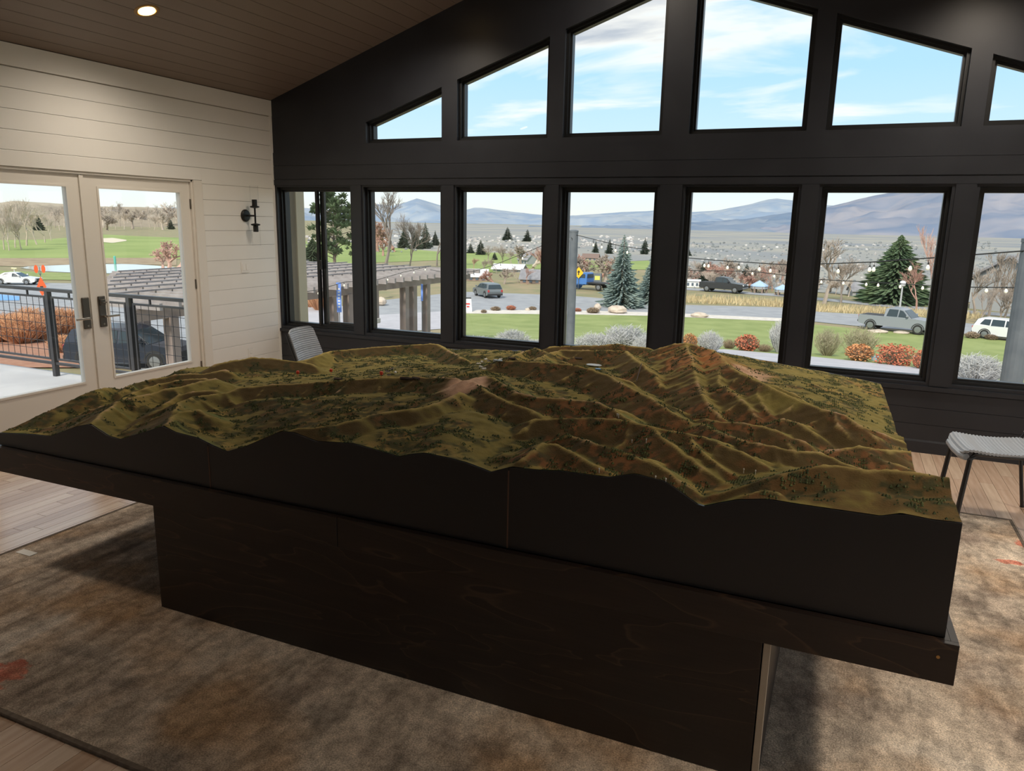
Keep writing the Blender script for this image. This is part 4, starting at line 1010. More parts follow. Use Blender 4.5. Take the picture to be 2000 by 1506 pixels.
# --- mountains; the blue of the ranges is distance haze put into the colour
def mountain(name, prof, R0, R1, color, label, seed, base=-30):
    us_ = np.linspace(prof[0][0], prof[-1][0], 170); n = 46
    pu, pv = zip(*prof); vv = np.interp(us_, pu, pv)
    vv = vv + 2.2*(fbm(us_*.035+seed, us_*0+seed, 5)-.5)
    X = np.zeros((n,len(us_))); Y = X.copy(); Zm = X.copy()
    for j,(u,v) in enumerate(zip(us_,vv)):
        d = ray(u,v); h = math.hypot(d[0],d[1]); dx, dy, sl = d[0]/h, d[1]/h, d[2]/h
        top = CAM[2]+sl*R1
        for i in range(n):
            s = i/(n-1)*1.25; R = R0+(R1-R0)*s
            X[i,j] = CAM[0]+dx*R; Y[i,j] = CAM[1]+dy*R
            prof_s = s**1.25 if s <= 1 else max(0,1-(s-1)*2.5)
            Zm[i,j] = base+(top-base)*prof_s
    w = np.minimum(1,np.arange(n)/(n-1)*1.25)[:,None]; amp = (R1*.030)*(w*(1-w)*3)
    rd = 1-np.abs(2*fbm(X/(R1*.075)+seed, Y/(R1*.075), 5)-1)
    Zm = Zm + amp*(rd-.75)
    return link(name, grid_mesh(name, X, Y, Zm), color, None, 'structure', label)
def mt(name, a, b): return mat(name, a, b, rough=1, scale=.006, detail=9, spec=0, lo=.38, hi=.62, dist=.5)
mountain('mountain_range', [(-400,420),(200,408),(480,402),(560,404),(640,410),(700,396),(770,402),(815,387),(862,402),(905,411),(930,404),(965,408),(1000,414),(1062,420),(1113,422),(1200,415),(1280,411),(1350,415),(1400,411),(1470,398),(1510,387),(1548,391),(1620,402),(1800,400),(2300,410)], 3600, 6200, mt('mountain_haze_blue', (.23,.295,.39), (.32,.36,.41)), 'long blue mountain range on the horizon', 3.1)
mountain('mountain_range.001', [(860,462),(1000,456),(1113,450),(1280,445),(1350,438),(1450,428),(1548,414),(1620,424),(1800,430),(2200,440)], 1500, 2800, mt('mountain_haze_slate', (.155,.21,.295), (.235,.275,.335)), 'darker blue foothill ridge', 7.7, -14)
mountain('mountain_range.002', [(1480,452),(1540,438),(1617,404),(1665,392),(1700,384),(1760,371),(1850,352),(2000,326),(2300,292),(2700,300)], 1300, 2700, mt('mountain_haze_brown', (.165,.21,.295), (.295,.295,.335)), 'broad bluish mountainside with brown folds at the right', 12.3, -12)
mountain('hill', [(-700,400),(-200,400),(0,396),(30,392),(100,397),(200,403),(300,405),(360,408),(480,425),(560,440)], 640, 950, mt('hill_scrub', (.26,.22,.17), (.36,.31,.24)), 'scrubby brown hill behind the golf course', 5.5, -7)

# --- vegetation makers
bark = mat('bark_grey', (.16,.125,.10), (.23,.19,.155), rough=.95, scale=6)
def tubes_tree(seed, levels=5, spread=.55, up=.25, L0=.30, ratio=.74, nb=(2,4), r0=.018, gnarl=.18, clear=.0):
    """unit-height leafless tree: trunk mesh and twig mesh"""
    rnd = random.Random(seed); trunk, twig = MB(), MB()
    def grow(p, d, L_, r, lev):
        pts = [p]; q = Vector(p); dd = Vector(d)
        for k in range(3):
            dd = (dd+Vector((rnd.uniform(-1,1),rnd.uniform(-1,1),rnd.uniform(-.3,.6)))*gnarl).normalized(); q = q+dd*L_/3; pts.append(tuple(q))
        (trunk if lev < 2 else twig).tube(pts, r, 5 if lev < 2 else 3, r*.62, cap=False)
        if lev >= levels: return
        for k in range(rnd.randint(*nb)):
            a = rnd.uniform(0,2*PI); s = spread*rnd.uniform(.6,1.3)
            e = dd.orthogonal().normalized(); f = dd.cross(e)
            nd = (dd+ (e*math.cos(a)+f*math.sin(a))*s + Vector((0,0,up))).normalized()
            w = rnd.choice((3,3,2)); grow(pts[w], nd, L_*ratio*rnd.uniform(.8,1.15), r*.66, lev+1)
    grow((0,0,0), (0,0,1), L0, r0, 0)
    zmax = max(v[2] for v in trunk.v+twig.v)
    for m_ in (trunk, twig): m_.v = [(x/zmax,y/zmax,z/zmax) for x,y,z in m_.v]
    return trunk.mesh('trunk'), twig.mesh('twigs')
def conifer_mesh(seed, rad=.24, layers=34, per=13, droop=.25, base=.06, irregular=.25, power=1.0):
    rnd = random.Random(seed); f = MB(); t = MB().tube([(0,0,0),(0,0,.95)], .018, 6, .004)
    for i in range(layers):
        s = i/(layers-1); z = base+(1-base)*s*.985; R = rad*((1-s)**power*.96+.04)
        n = max(4,int(per*(1-s*.6)))
        for k in range(n):
            a = 2*PI*(k+rnd.random())/n; Rr = R*rnd.uniform(1-irregular,1+irregular*.6)
            c, sn = math.cos(a), math.sin(a)
            for q in range(3):
                w0 = .32*(q+1)*Rr; w1 = w0+.45*Rr; hw = (.16-.03*q)*Rr+.004
                za = z-droop*w0*.8+rnd.uniform(-.008,.008); zb = z-droop*w1+rnd.uniform(-.012,.004)
                f.add([(c*w0*.5-sn*hw*.6,sn*w0*.5+c*hw*.6,za),(c*w0*.5+sn*hw*.6,sn*w0*.5-c*hw*.6,za+.004),(c*w1+sn*hw*.4,sn*w1-c*hw*.4,zb+rnd.uniform(-.006,.006)),(c*w1-sn*hw*.4,sn*w1+c*hw*.4,zb)],[(0,1,2,3)])
                hh = .012+.02*(1-s)
                f.add([(c*w0*.4,sn*w0*.4,za+hh*.5),(c*w1,sn*w1,zb+.002),(c*(w0+w1)*.45,sn*(w0+w1)*.45,zb-hh)],[(0,1,2)])
    return t.mesh('trunk'), f.mesh('foliage')
def leafy_mesh(seed, n=700, flat=1.0, leaf=.055, hollow=.55, box=False):
    rnd = random.Random(seed); f = MB()
    for _ in range(n):
        while True:
            p = Vector((rnd.uniform(-1,1),rnd.uniform(-1,1),rnd.uniform(-1,1)))
            if box:
                if max(abs(p.x),abs(p.y),abs(p.z)) > hollow: break
            elif hollow < p.length < 1: break
        q = Vector((p.x*.5,p.y*.5,(p.z*.5+.5)*flat)); a = Vector((rnd.uniform(-1,1),rnd.uniform(-1,1),rnd.uniform(-1,1))).normalized()*leaf; b_ = a.orthogonal().normalized()*leaf*.6
        f.add([q-a,q+b_,q+a,q-b_],[(0,1,2,3)])
    return f.mesh('foliage')
def twiggy_mesh(seed, n=260, spread=.55, h=1.0, w=.008, fork=True):
    rnd = random.Random(seed); f = MB()
    for _ in range(n):
        a = rnd.uniform(0,2*PI); s = rnd.random()**.6*spread; tip = Vector((math.cos(a)*s,math.sin(a)*s,h*rnd.uniform(.62,1)*(1-.35*(s/spread)**2)))
        root = Vector((math.cos(a)*s*.18,math.sin(a)*s*.18,0)); mid = root.lerp(tip,.5)+Vector((math.cos(a)*s*.16*-1,math.sin(a)*s*.16*-1,.05))*-.4
        f.tube([root,mid,tip], w, 3, w*.4, cap=False)
        if fork:
            for k in range(2):
                d = Vector((rnd.uniform(-1,1),rnd.uniform(-1,1),rnd.uniform(.2,1)))*.16*h; st = mid.lerp(tip,rnd.uniform(.2,.9)); f.tube([st,st+d], w*.7, 3, w*.3, cap=False)
    return f.mesh('stems')
BT = [tubes_tree(s, 6, .6, .22, nb=(2,4), r0=.020) for s in (1,2,3)]
BTV = [tubes_tree(s, 5, .42, .5, nb=(3,4), r0=.017) for s in (11,12)]         # upright bare tree, poplar-like
BTS = [tubes_tree(s, 5, .8, .12, L0=.10, nb=(3,4), r0=.022, gnarl=.3) for s in (21,22)]   # shrubby thicket
def with_mat(me, m):
    k = (me.name, m.name)
    if k in MATS: return MATS[k]
    c = me.copy(); c.materials.clear(); c.materials.append(m); MATS[k] = c; return c
def put_tree(kind, u, v, px_h, label, m, group=None, name='bare_tree', width=1.0, trunk_m=None, seed=0, lift=0):
    p, mpp = spot(u,v); h = px_h*mpp
    t = thing(name, label, 'tree' if 'shrub' not in name and 'bush' not in name else 'shrub', (p[0],p[1],g(p[0],p[1])-.02+lift), random.Random(int(u*7+v+seed)).uniform(0,6), group, (h*width,h*width,h))
    a, b_ = kind
    if a is not None: link(a.name.split('.')[0], with_mat(a, trunk_m or m), None, t)
    link(b_.name.split('.')[0], with_mat(b_, m), None, t)
    return t
tw_grey = mat('twigs_grey', (.30,.25,.21), (.37,.31,.26), rough=.95, scale=3); tw_tan = mat('twigs_tan', (.47,.39,.32), (.55,.47,.40), rough=.95, scale=3)
tw_red = mat('twigs_red', (.36,.20,.16), (.44,.27,.22), rough=.95, scale=3); tw_dark = mat('twigs_dark', (.20,.17,.15), (.26,.22,.19), rough=.95, scale=3)
tw_pink = mat('twigs_rose', (.50,.31,.25), (.57,.38,.32), rough=.95, scale=3)
pine = mat('needles_green', (.055,.085,.045), (.10,.14,.07), rough=.9, scale=4); pine_d = mat('needles_dark', (.035,.055,.040), (.06,.085,.055), rough=.9, scale=4)
pine_m = mat('needles_mid', (.085,.145,.075), (.14,.20,.10), rough=.9, scale=4)
spruce_b = mat('needles_blue', (.17,.235,.225), (.26,.325,.30), rough=.9, scale=4)
CF = [conifer_mesh(1, .25, 34, 13, .25, .06, .55), conifer_mesh(2, .29, 30, 14, .15, .03, .65, .75), conifer_mesh(5, .21, 30, 12, .2, .05, .6, .85)]
def clump_pine(seed, n=95, rad=.30):
    rnd = random.Random(seed); f = MB(); t = MB().tube([(0,0,0),(.01,0,.5),(0,.01,.96)], .024, 6, .006)
    for i in range(n):
        z = .28+.70*rnd.random()**.85; env = rad*math.sin(PI*min(1,(z-.18)/.86)**.8)**.7; a = rnd.uniform(0,2*PI); r = env*rnd.random()**.4
        c = Vector((math.cos(a)*r,math.sin(a)*r,z)); t.tube([(0,0,z-.08),tuple(c)], .006, 3, .003, cap=False)
        for k in range(60):
            d = Vector((rnd.gauss(0,1),rnd.gauss(0,1),rnd.gauss(.2,.8))).normalized()*rnd.uniform(.02,.075); e = d.orthogonal().normalized()*.012
            f.add([c+d*.3-e,c+d*.3+e,c+d+e*.5+Vector((0,0,.012)),c+d-e*.5+Vector((0,0,.012))],[(0,1,2,3)])
    return t.mesh('trunk'), f.mesh('foliage')
CFR = clump_pine(9)          # broad, round-headed pine
CFW = conifer_mesh(13, .40, 60, 26, .22, .02, .55, .8)
# W1 / W2
put_tree(CFR, 655, 545, 168, 'tall broad pine behind the pergola in the corner window', pine_m, name='pine_tree', width=.95, trunk_m=bark)
put_tree(CFR, 700, 520, 70, 'lower pine peeking out right of the tall corner pine', pine_m, name='pine_tree', trunk_m=bark)
put_tree(CFW, 612, 520, 55, 'small dark pine at the green slope left of the tall pine', pine, name='pine_tree', trunk_m=bark)
put_tree(BT[0], 752, 530, 172, 'big leafless tree with forked trunk behind the pergola', tw_dark, width=1.0, trunk_m=tw_dark)
put_tree(BT[1], 800, 525, 110, 'slender leafless tree right of the big forked one', tw_dark, trunk_m=tw_dark, width=.8)
put_tree(BT[2], 853, 520, 120, 'leafless tree at the right edge of the second window', tw_dark, trunk_m=tw_dark, width=.8)
for i,(u,v,h) in enumerate(((790,485,45),(812,487,38),(831,486,52),(850,480,30))):
    put_tree(CF[i%3], u, v, h, ('leftmost','second from left','tallest','rightmost')[i]+' small dark fir in the row behind the bare trees', pine_d, 'firs behind the pergola', 'fir_tree', trunk_m=bark)
for i,(u,v,h) in enumerate(((738,492,60),(770,492,50),(748,500,40))): put_tree(BTS[i%2], u, v, h, 'rusty brown thicket at the foot of the forked bare tree', tw_red, 'rusty thickets', 'thicket_shrub')
# W3
for u,v,h,l in ((991,470,27,'left of the two dark firs on the golf ridge'),(1030,472,24,'right of the two dark firs on the golf ridge'),(939,498,30,'dark fir on the slope under the golf ridge'),(919,495,20,'small fir left of the dark slope fir'),(966,508,16,'tiny fir among the bare thickets')):
    put_tree(CF[1], u, v, h, l, pine_d, name='fir_tree', width=1.05, trunk_m=bark)
for i,(u,v,h,m_) in enumerate(((955,518,40,tw_grey),(982,520,44,tw_grey),(1000,524,40,tw_grey),(1018,520,42,tw_grey),(1040,526,44,tw_tan),(1055,545,66,tw_red),(925,526,24,tw_red),(1012,553,36,tw_grey),(985,555,32,tw_grey),(965,556,30,tw_red),(1030,556,34,tw_red),(945,534,30,tw_grey),(970,535,34,tw_grey))):
    put_tree((BT+BTS)[i%5], u, v, h, {tw_grey:'grey',tw_tan:'tan',tw_red:'reddish'}[m_]+' leafless thicket tree between the barns and the golf ridge', m_, 'thicket between the barns', 'thicket_tree', width=1.2)
# W4
put_tree(conifer_mesh(31,.27,36,16,.18,.03,.3), 1213, 600, 140, 'blue spruce with pale tips, the larger of the pair', spruce_b, name='spruce_tree', trunk_m=bark)
put_tree(conifer_mesh(32,.30,34,15,.18,.03,.3), 1270, 594, 105, 'blue spruce with pale tips, the smaller right one', spruce_b, width=.85, name='spruce_tree', trunk_m=bark)
for u,v,h,l in ((1163,494,24,'small fir behind the string lights, leftmost'),(1190,496,30,'small fir left of the blue spruce top'),(1259,497,33,'dark fir right of the blue spruce top')):
    put_tree(CF[2], u, v, h, l, pine_d, name='fir_tree', width=1.1, trunk_m=bark)
for i,(u,v,h) in enumerate(((1135,552,50),(1160,550,52),(1182,552,50),(1150,535,38),(1190,532,36),(1172,545,40))): put_tree(BTS[i%2], u, v, h, ('grey','reddish brown')[i%2]+' leafless bush on the bank behind the blue truck', tw_red if i%2 else tw_grey, 'bank bushes', 'bank_bush', width=1.4)
# W5
for i in range(44):
    u = 1342+ (i*83)%212; v = 540+ (i*37)%26 + (u-1345)*.04; h = 20+(i*13)%28
    put_tree((BT+BTS)[i%5], u, v, h, ('grey','tan','reddish','grey')[i%4]+' leafless tree in the village thicket beyond the road', (tw_grey,tw_tan,tw_red,tw_grey)[i%4], 'village thicket', 'thicket_tree', width=1.35)
for i,(u,v,h) in enumerate(((1371,552,42),(1457,545,30),(1420,538,24),(1490,540,22),(1345,500,14))): put_tree(CF[i%3], u, v, h, 'small dark conifer among the grey village trees', pine_d, 'village conifers', 'fir_tree', width=1.1, trunk_m=bark)
# W6 / W7
put_tree(BT[0], 1610, 593, 130, 'large leafless tree left in the sixth window', tw_grey, width=1.5, trunk_m=tw_grey)
put_tree(BT[1], 1642, 592, 95, 'leafless tree with a straight trunk right of the large one', tw_grey, width=1.2, trunk_m=tw_dark)
put_tree(CFW, 1745, 592, 132, 'big broad green spruce above the silver pickup', pine_m, name='spruce_tree', width=1.02, trunk_m=bark)
put_tree(BTV[0], 1822, 600, 160, 'tall rosy leafless poplar right of the big spruce', tw_pink, width=.9)
put_tree(BT[2], 1790, 605, 95, 'brown leafless tree in front of the rosy poplar', tw_red, width=1.1)
for i,(u,v,h) in enumerate(((1930,624,150),(1962,628,120),(1905,618,100),(1950,632,80),(1985,634,90),(1915,634,70))): put_tree((BTV+BT)[i%5], u, v, h, 'grey leafless tree in the thicket by the dark gabled house', tw_grey, 'thicket by the gabled house', 'thicket_tree', width=1.25)
for i in range(14):
    u = 1560+(i*61)%330; v = 575+(u-1560)*.06; put_tree((BTS+BT)[i%5], u, v-((i*7)%16), 20+(i*11)%20, ('grey','tan')[i%2]+' leafless tree in the far thicket behind the meadow', (tw_grey,tw_tan)[i%2], 'far meadow thicket', 'thicket_tree', width=1.3)
# door view trees
for i,(u,v,h) in enumerate(((8,488,95),(30,484,88),(52,480,92),(72,478,80),(88,474,66),(18,490,72),(100,470,52),(-20,490,95),(42,488,70))):
    put_tree((BTV+BT)[i%5], u, v, h, 'tan leafless tree in the grove left of the golf hole', tw_tan, 'tan grove by the golf hole', 'grove_tree', width=1.0)
for i in range(34):
    u = 100+i*8.4; put_tree((BTV+BT+BTS)[i%7], u, 440+(i*5)%11, 30+(i*11)%20, ('tan','grey','tan')[i%3]+' leafless tree in the row above the golf hole', (tw_tan,tw_grey,tw_tan)[i%3], 'tree row above the golf hole', 'row_tree', width=1.1)
put_tree(CF[0], 76, 450, 34, 'dark fir among the tan grove', pine_d, name='fir_tree', width=1.1, trunk_m=bark); put_tree(CF[1], 334, 448, 20, 'dark fir at the right of the tree row', pine_d, name='fir_tree', trunk_m=bark)
for i,(u,v,h) in enumerate(((330,530,60),(345,532,56),(318,526,40))): put_tree(BTS[i%2], u, v, h, 'rose red leafless bush behind the pergola roof', tw_pink, 'rose red bushes', 'red_bush', width=1.3)

# shrubs on this side of the lawn
sage = mat('shrub_silver', (.42,.42,.42), (.55,.55,.54), rough=.95, scale=5); redl = mat('leaves_red', (.42,.10,.06), (.55,.20,.10), rough=.85, scale=6); orl = mat('leaves_orange', (.50,.20,.08), (.62,.32,.14), rough=.85, scale=6)
olive_t = mat('twigs_olive', (.30,.27,.17), (.42,.38,.26), rough=.95, scale=5); brn = mat('shrub_brown', (.22,.16,.11), (.32,.24,.16), rough=.95, scale=5)
TWG = [twiggy_mesh(s) for s in (1,2)]; TWD = [twiggy_mesh(s, 520, .6, 1, .010) for s in (3,4)]; LF = [leafy_mesh(s, 800) for s in (1,2)]; LFB = leafy_mesh(7, 1000, 1, .05, .6, True)
def shrub(kind, u, v, w_px, h_px, label, m, group=None, name='garden_shrub'):
    p, mpp = spot(u,v); w_, h_ = w_px*mpp, h_px*mpp
    t = thing(name, label, 'shrub', (p[0],p[1],g(p[0],p[1])-.02), random.Random(int(u+v)).uniform(0,6), group, (w_,w_,h_))
    link(kind.name.split('.')[0], with_mat(kind, m), None, t)
    if 'foliage' in kind.name: link('stems', with_mat(TWG[0], brn), None, t)
    return t
shrub(LF[0], 1458, 686, 46, 34, 'round red-leaved shrub beside the garden path, fifth window', redl)
shrub(TWD[0], 1385, 690, 44, 48, 'silver grey shrub left of the round red one', sage)
shrub(LF[1], 1345, 690, 34, 40, 'orange-leaved shrub at the left edge of the fifth window', orl)
shrub(TWG[1], 1423, 682, 30, 22, 'low brown twiggy shrub between silver and red shrubs', brn)
shrub(TWG[0], 1492, 688, 34, 18, 'flat brown shrub right of the round red one', brn)
shrub(TWD[1], 1522, 690, 38, 70, 'silver grey shrub cut by the right frame of the fifth window', sage)
shrub(TWG[0], 1614, 696, 54, 60, 'bare vase-shaped olive shrub, left in the sixth window', olive_t)
shrub(TWG[1], 1676, 694, 70, 62, 'larger bare vase-shaped olive shrub behind the orange one', olive_t)
shrub(LF[1], 1677, 706, 52, 36, 'orange shrub in front of the bare olive shrub', orl)
shrub(LFB, 1746, 714, 56, 40, 'boxy clipped red shrub by the path, sixth window', redl)
shrub(LF[0], 1800, 722, 36, 40, 'red shrub cut by the right frame of the sixth window', redl)
shrub(TWD[0], 1905, 748, 95, 62, 'pale grey shrub under the seventh window', sage)
shrub(TWD[1], 1222, 692, 86, 62, 'large silver shrub below the blue spruces', sage)
shrub(TWD[0], 1160, 692, 70, 46, 'silver shrub left of the large silver one', sage)
shrub(TWD[1], 1262, 700, 50, 50, 'small silver shrub by the pier right of the large one', sage)
shrub(TWD[0], 1000, 682, 60, 42, 'silver shrub at the foot of the third window', sage); shrub(TWD[1], 930, 680, 60, 26, 'low silver shrub at the left foot of the third window', sage)
shrub(TWD[1], 1045, 684, 40, 24, 'low silver shrub right of the handrail', sage)
for i,(u,v,w_,h_,m_) in enumerate(((968,607,20,9,brn),(998,606,20,10,redl),(1040,606,16,8,brn),(945,612,12,8,brn),(1158,612,26,12,brn),(1128,609,16,8,redl),(1898,661,26,14,brn),(1935,664,24,12,brn))):
    shrub(LF[i%2], u, v, w_, h_, ('reddish' if m_ is redl else 'brown')+' small low bush in the stony strip at the lawn edge', m_, 'low bushes at the lawn edge', 'low_bush')
dg_ = MB(); rg_ = random.Random(6)
for i in range(2600):      # dry grass verge along the drive, far too many blades to count
    u = rg_.uniform(1335,1920); v = np.interp(u,[1335,1530,1600,1900],[582,590,600,614])+rg_.uniform(0,10); p, mpp = spot(u,v); h = rg_.uniform(6,13)*mpp; w_ = 1.1*mpp; a = rg_.uniform(0,3.1)
    q = Vector((p[0],p[1],g(p[0],p[1]))); e = Vector((math.cos(a),math.sin(a),0))*w_
    dg_.add([q-e,q+e,q+Vector((rg_.uniform(-.2,.2),rg_.uniform(-.2,.2),h))],[(0,1,2)])
tag(dg_.build('dry_grass', mat('dry_grass', (.46,.37,.21), (.58,.48,.29), rough=.95, scale=.4)), 'tall dry golden grass verge along the far side of the drive', 'grass', kind='stuff')
orange_g = mat('grass_orange', (.50,.24,.13), (.62,.36,.20), rough=.95, scale=4)
for i,(u,v,w_,h_) in enumerate(((10,668,90,62),(45,672,80,66),(80,668,60,54),(112,664,60,70),(140,662,60,66),(-25,668,80,62),(60,655,70,60),(125,690,50,40))):
    shrub(TWD[i%2], u, v, w_, h_, 'rusty orange ornamental grass clump beyond the deck railing', orange_g, 'rusty grass clumps below the deck', 'grass_clump')
for i,(u,v,w_,h_) in enumerate(((606,600,46,60),(622,606,40,50))): shrub(TWD[i%2], u, v, w_, h_, 'rusty orange grass clump under the pergola in the corner window', orange_g, 'rusty clumps under the pergola', 'grass_clump')
# boulders
bm = mat('boulder_tan', (.45,.37,.30), (.58,.50,.42), rough=.95, scale=3, bump=.5)
for i,(u,v,w_,h_,l) in enumerate(((1167,605,14,12,'tan upright boulder left of the blue spruce'),(1205,612,40,15,'long flat tan boulder under the blue spruce'),(1366,620,34,10,'flat pale boulder at the lawn edge in the fifth window'),(1030,607,10,6,'small boulder in the stone border'),(1715,650,40,7,'flat pale rock in front of the silver pickup'),(1760,652,30,6,'smaller pale rock in front of the silver pickup'),(742,597,30,16,'tan boulder under the dark animal sculpture'))):
    p, mpp = spot(u,v); w2, h2 = w_*mpp/2, h_*mpp
    o = MB().blob((0,0,.5), .5, i+3, (1,1,1), 6, 9, .13).build('boulder', bm); tag(o,l,'boulder'); o.location = (p[0],p[1],g(p[0],p[1])-.05); o.scale = (w2*2,w2*1.5,h2*1.1)

# ------------------------------------------------------------------ deck and railing
conc = mat('deck_concrete', (.44,.44,.46), (.53,.53,.54), rough=.75, scale=1.5, detail=6)
struct('deck', MB().box((-7.5,-7.0,-.32),(-.16,-.72,-.10)), conc, 'pale concrete deck outside the doors')
struct('deck.001', MB().box((RW+.16,-10.2,-.32),(RW+6,.2,-.10)), conc, 'added pale concrete deck outside the right wall, bouncing daylight in')  # unseen deck, added to bounce sunlight through the right-hand doors
RYL = -.90
rail_m = mat('railing_black', (.028,.028,.032), rough=.45)
rl = thing('deck_railing','black steel deck railing with wire mesh infill','railing',(0,RYL,-.10))
posts_x = [on(96,600,1,RYL)[0], on(255,620,1,RYL)[0]]
pitch = posts_x[1]-posts_x[0]
px_all = [posts_x[0]+pitch*k for k in (-3,-2,-1,0,1)]
xr0, xr1 = px_all[0]-.05, -.17
MB().rbox((xr0,-.03,.975),(xr1,.03,1.01),.004).build('top_rail', rail_m, rl)
MB().rbox((xr0,-.016,.135),(xr1,.016,.165),.003).build('bottom_rail', rail_m, rl)
for x in px_all: MB().rbox((x-.026,-.028,0),(x+.026,.028,.975),.003).build('post', rail_m, rl)
for a,b in zip(px_all, px_all[1:]+[xr1]):
    if b-a < .2: continue
    x0, x1 = a+.055, b-.055 if b != xr1 else b-.01
    fr_ = MB().box((x0,-.012,.90),(x1,.012,.922)).box((x0,-.012,.19),(x1,.012,.212)).box((x0,-.012,.212),(x0+.02,.012,.90)).box((x1-.02,-.012,.212),(x1,.012,.90)).build('mesh_frame', rail_m, rl)
    n = max(2,int((x1-x0)/.10)); mw = MB()
    for k in range(1,n): xx = x0+(x1-x0)*k/n; mw.tube([(xx,0,.2),(xx,0,.91)],.0032,5)
    for k in range(1,7): zz = .2+.71*k/7; mw.tube([(x0,.004,zz),(x1,.004,zz)],.0032,5)
    mw.build('wire_mesh', rail_m, fr_, 'stuff')
    for q in (.25,.75): MB().box((x0+(x1-x0)*q-.01,-.008,.922),(x0+(x1-x0)*q+.01,.008,.975)).build('bracket', rail_m, rl)
# cream corner post outside the corner window
struct('trim_4', MB().rbox((-.16,.30,-4.0),(.035,.46,2.9),.01), mat('cream_siding', (.66,.57,.40), rough=.6), 'cream exterior corner post')

# ------------------------------------------------------------------ pergola
tim = mat('pergola_timber', (.21,.165,.15), (.29,.235,.215), rough=.85, scale=1.5, stretch=(1,1,.3)); tim_t = mat('pergola_timber_weathered', (.24,.215,.215), (.36,.33,.33), rough=.85, scale=1.5)
PX0, PX1, PYa, PYb, PZ = -26.0, -14.2, 10.3, 32.5, -.9
gz = -4.35
pg = thing('pergola','long brown timber pergola with a slatted roof beyond the windows','pergola',(0,0,gz))
H = PZ-gz
x_far = lambda y: max(PX0, -15.6-(y-9.9)*1.11)          # the western end is cut on the skew
raf = {}
ny = 31
for i in range(ny):
    y = PYa+(PYb-PYa)*i/(ny-1); L_ = round(PX1+.7-x_far(y)+.7,2)
    if L_ not in raf: raf[L_] = MB().box((-L_,-.06,0),(0,.06,.22)).mesh('rafter'); raf[L_].materials.append(tim_t)
    o = link('rafter', raf[L_], None, pg); o.location = (PX1+.7, y, H-.22)
y_min = lambda x: max(PYa, 9.9+(-15.6-x)/1.11)
for x in (PX1-.3, (PX0+PX1)/2, PX0+.3): MB().box((x-.11,y_min(x)-.4,H-.62),(x+.11,PYb+.6,H-.24)).build('beam', tim, pg)
for k in range(int((PX1-PX0)/1.5)):
    x = PX0+1.5*k; MB().box((x-.035,y_min(x)-.3,H),(x+.035,PYb+.5,H+.06)).build('purlin', tim_t, pg)
pm = MB().box((-.17,-.17,0),(.17,.17,H-.6)).mesh('post'); pm.materials.append(tim); fm = MB().rbox((-.24,-.24,0),(.24,.24,.3),.04).mesh('post_footing'); fm.materials.append(pale_st)
near_y = [on(u,600,0,PX1-.3)[1] for u in (150,238,332,420,500,583,650,680,790,806,832)]
far_y = [PYa+.8+k*(PYb-PYa-1.6)/5 for k in range(6)]
for x, ys in ((PX1-.3,near_y),((PX0+PX1)/2,far_y),(PX0+.3,far_y)):
    for y in ys:
        if not y_min(x)-.3 < y < PYb+.5: continue
        o = link('post', pm, None, pg); o.location = (x,y,0)
        o = link('post_footing', fm, None, pg); o.location = (x,y,0)

# ------------------------------------------------------------------ string lights
bulb_m = emis('bulb_glow', (.95,.90,.74), .18); wire_m = mat('wire_black', (.02,.02,.02), rough=.6)
bulb_mesh = MB().lathe([(.012,-.02),(.026,-.05),(.045,-.09),(.05,-.125),(.035,-.165),(.008,-.178)],10).mesh('bulb',True); bulb_mesh.materials.append(bulb_m)
sock_mesh = MB().lathe([(.006,.03),(.02,.02),(.022,-.03),(.016,-.036)],8).mesh('socket'); sock_mesh.materials.append(wire_m)
def string_lights(label, pts, bulbs, r=.012):
    """pts: (u,v,distance)"""
    P = []
    for u,v,D in pts: d = ray(u,v); P.append(Vector(CAM+d*D))
    t = thing('string_lights', label, 'string lights', tuple(P[0]))
    Q = [p-P[0] for p in P]
    MB().tube(Q, r, 5).build('wire', wire_m, t)
    us_ = [p[0] for p in pts]
    for u, drop in bulbs:
        i = min(max(int(np.searchsorted(us_,u)),1),len(us_)-1); f = (u-us_[i-1])/(us_[i]-us_[i-1]); q = Q[i-1].lerp(Q[i],f)
        o = link('socket', sock_mesh, None, t); o.location = q-Vector((0,0,drop)); o.scale = (.72,)*3
        o2 = link('bulb', bulb_mesh, None, o)
        if drop > .05: MB().tube([q,q-Vector((0,0,drop))], .006, 4).build('drop_wire', wire_m, t)
string_lights('string lights swagging from the tall grey post past the blue spruce', [(1122,458,27),(1170,470,26),(1215,481,25),(1275,489,24),(1345,504,22),(1420,510,20.5),(1535,517,18.5),(1620,515,17),(1700,512,15.5),(1830,503,14),(2000,490,12.6)],
    [(1160,.12),(1176,.12),(1203,.12),(1226,.1),(1378,.1),(1386,.1),(1422,.1),(1446,.08),(1487,.08),(1508,.1),(1640,.1),(1700,.08),(1709,.08),(1783,.1),(1816,.1)])
string_lights('fainter second string lights across the sixth and seventh windows', [(1330,528,27),(1470,530,26),(1600,546,24),(1700,551,22),(1800,557,20),(1900,561,18),(2010,562,16)],
    [(1470,0),(1515,0),(1605,0),(1650,0),(1693,0),(1717,0),(1761,0),(1803,0),(1930,0),(1969,0),(2003,0)])
string_lights('string lights from the pergola corner up to the tall grey post', [(840,527,38),(880,534,36),(926,530,34),(975,514,31),(1040,488,28.5),(1110,458,27)], [(926,.15),(978,.1),(1022,.1),(1080,.1)])
string_lights('string lights along the near edge of the pergola roof', [(565,575,24.5),(622,566,27),(672,551,28.5),(735,547,31),(783,533,34),(838,520,38)], [(622,.05),(672,.05),(756,.05),(783,.05),(807,.05),(830,.05)])
post_m = mat('post_galvanised', (.10,.115,.135), (.14,.155,.175), rough=.5, scale=3)
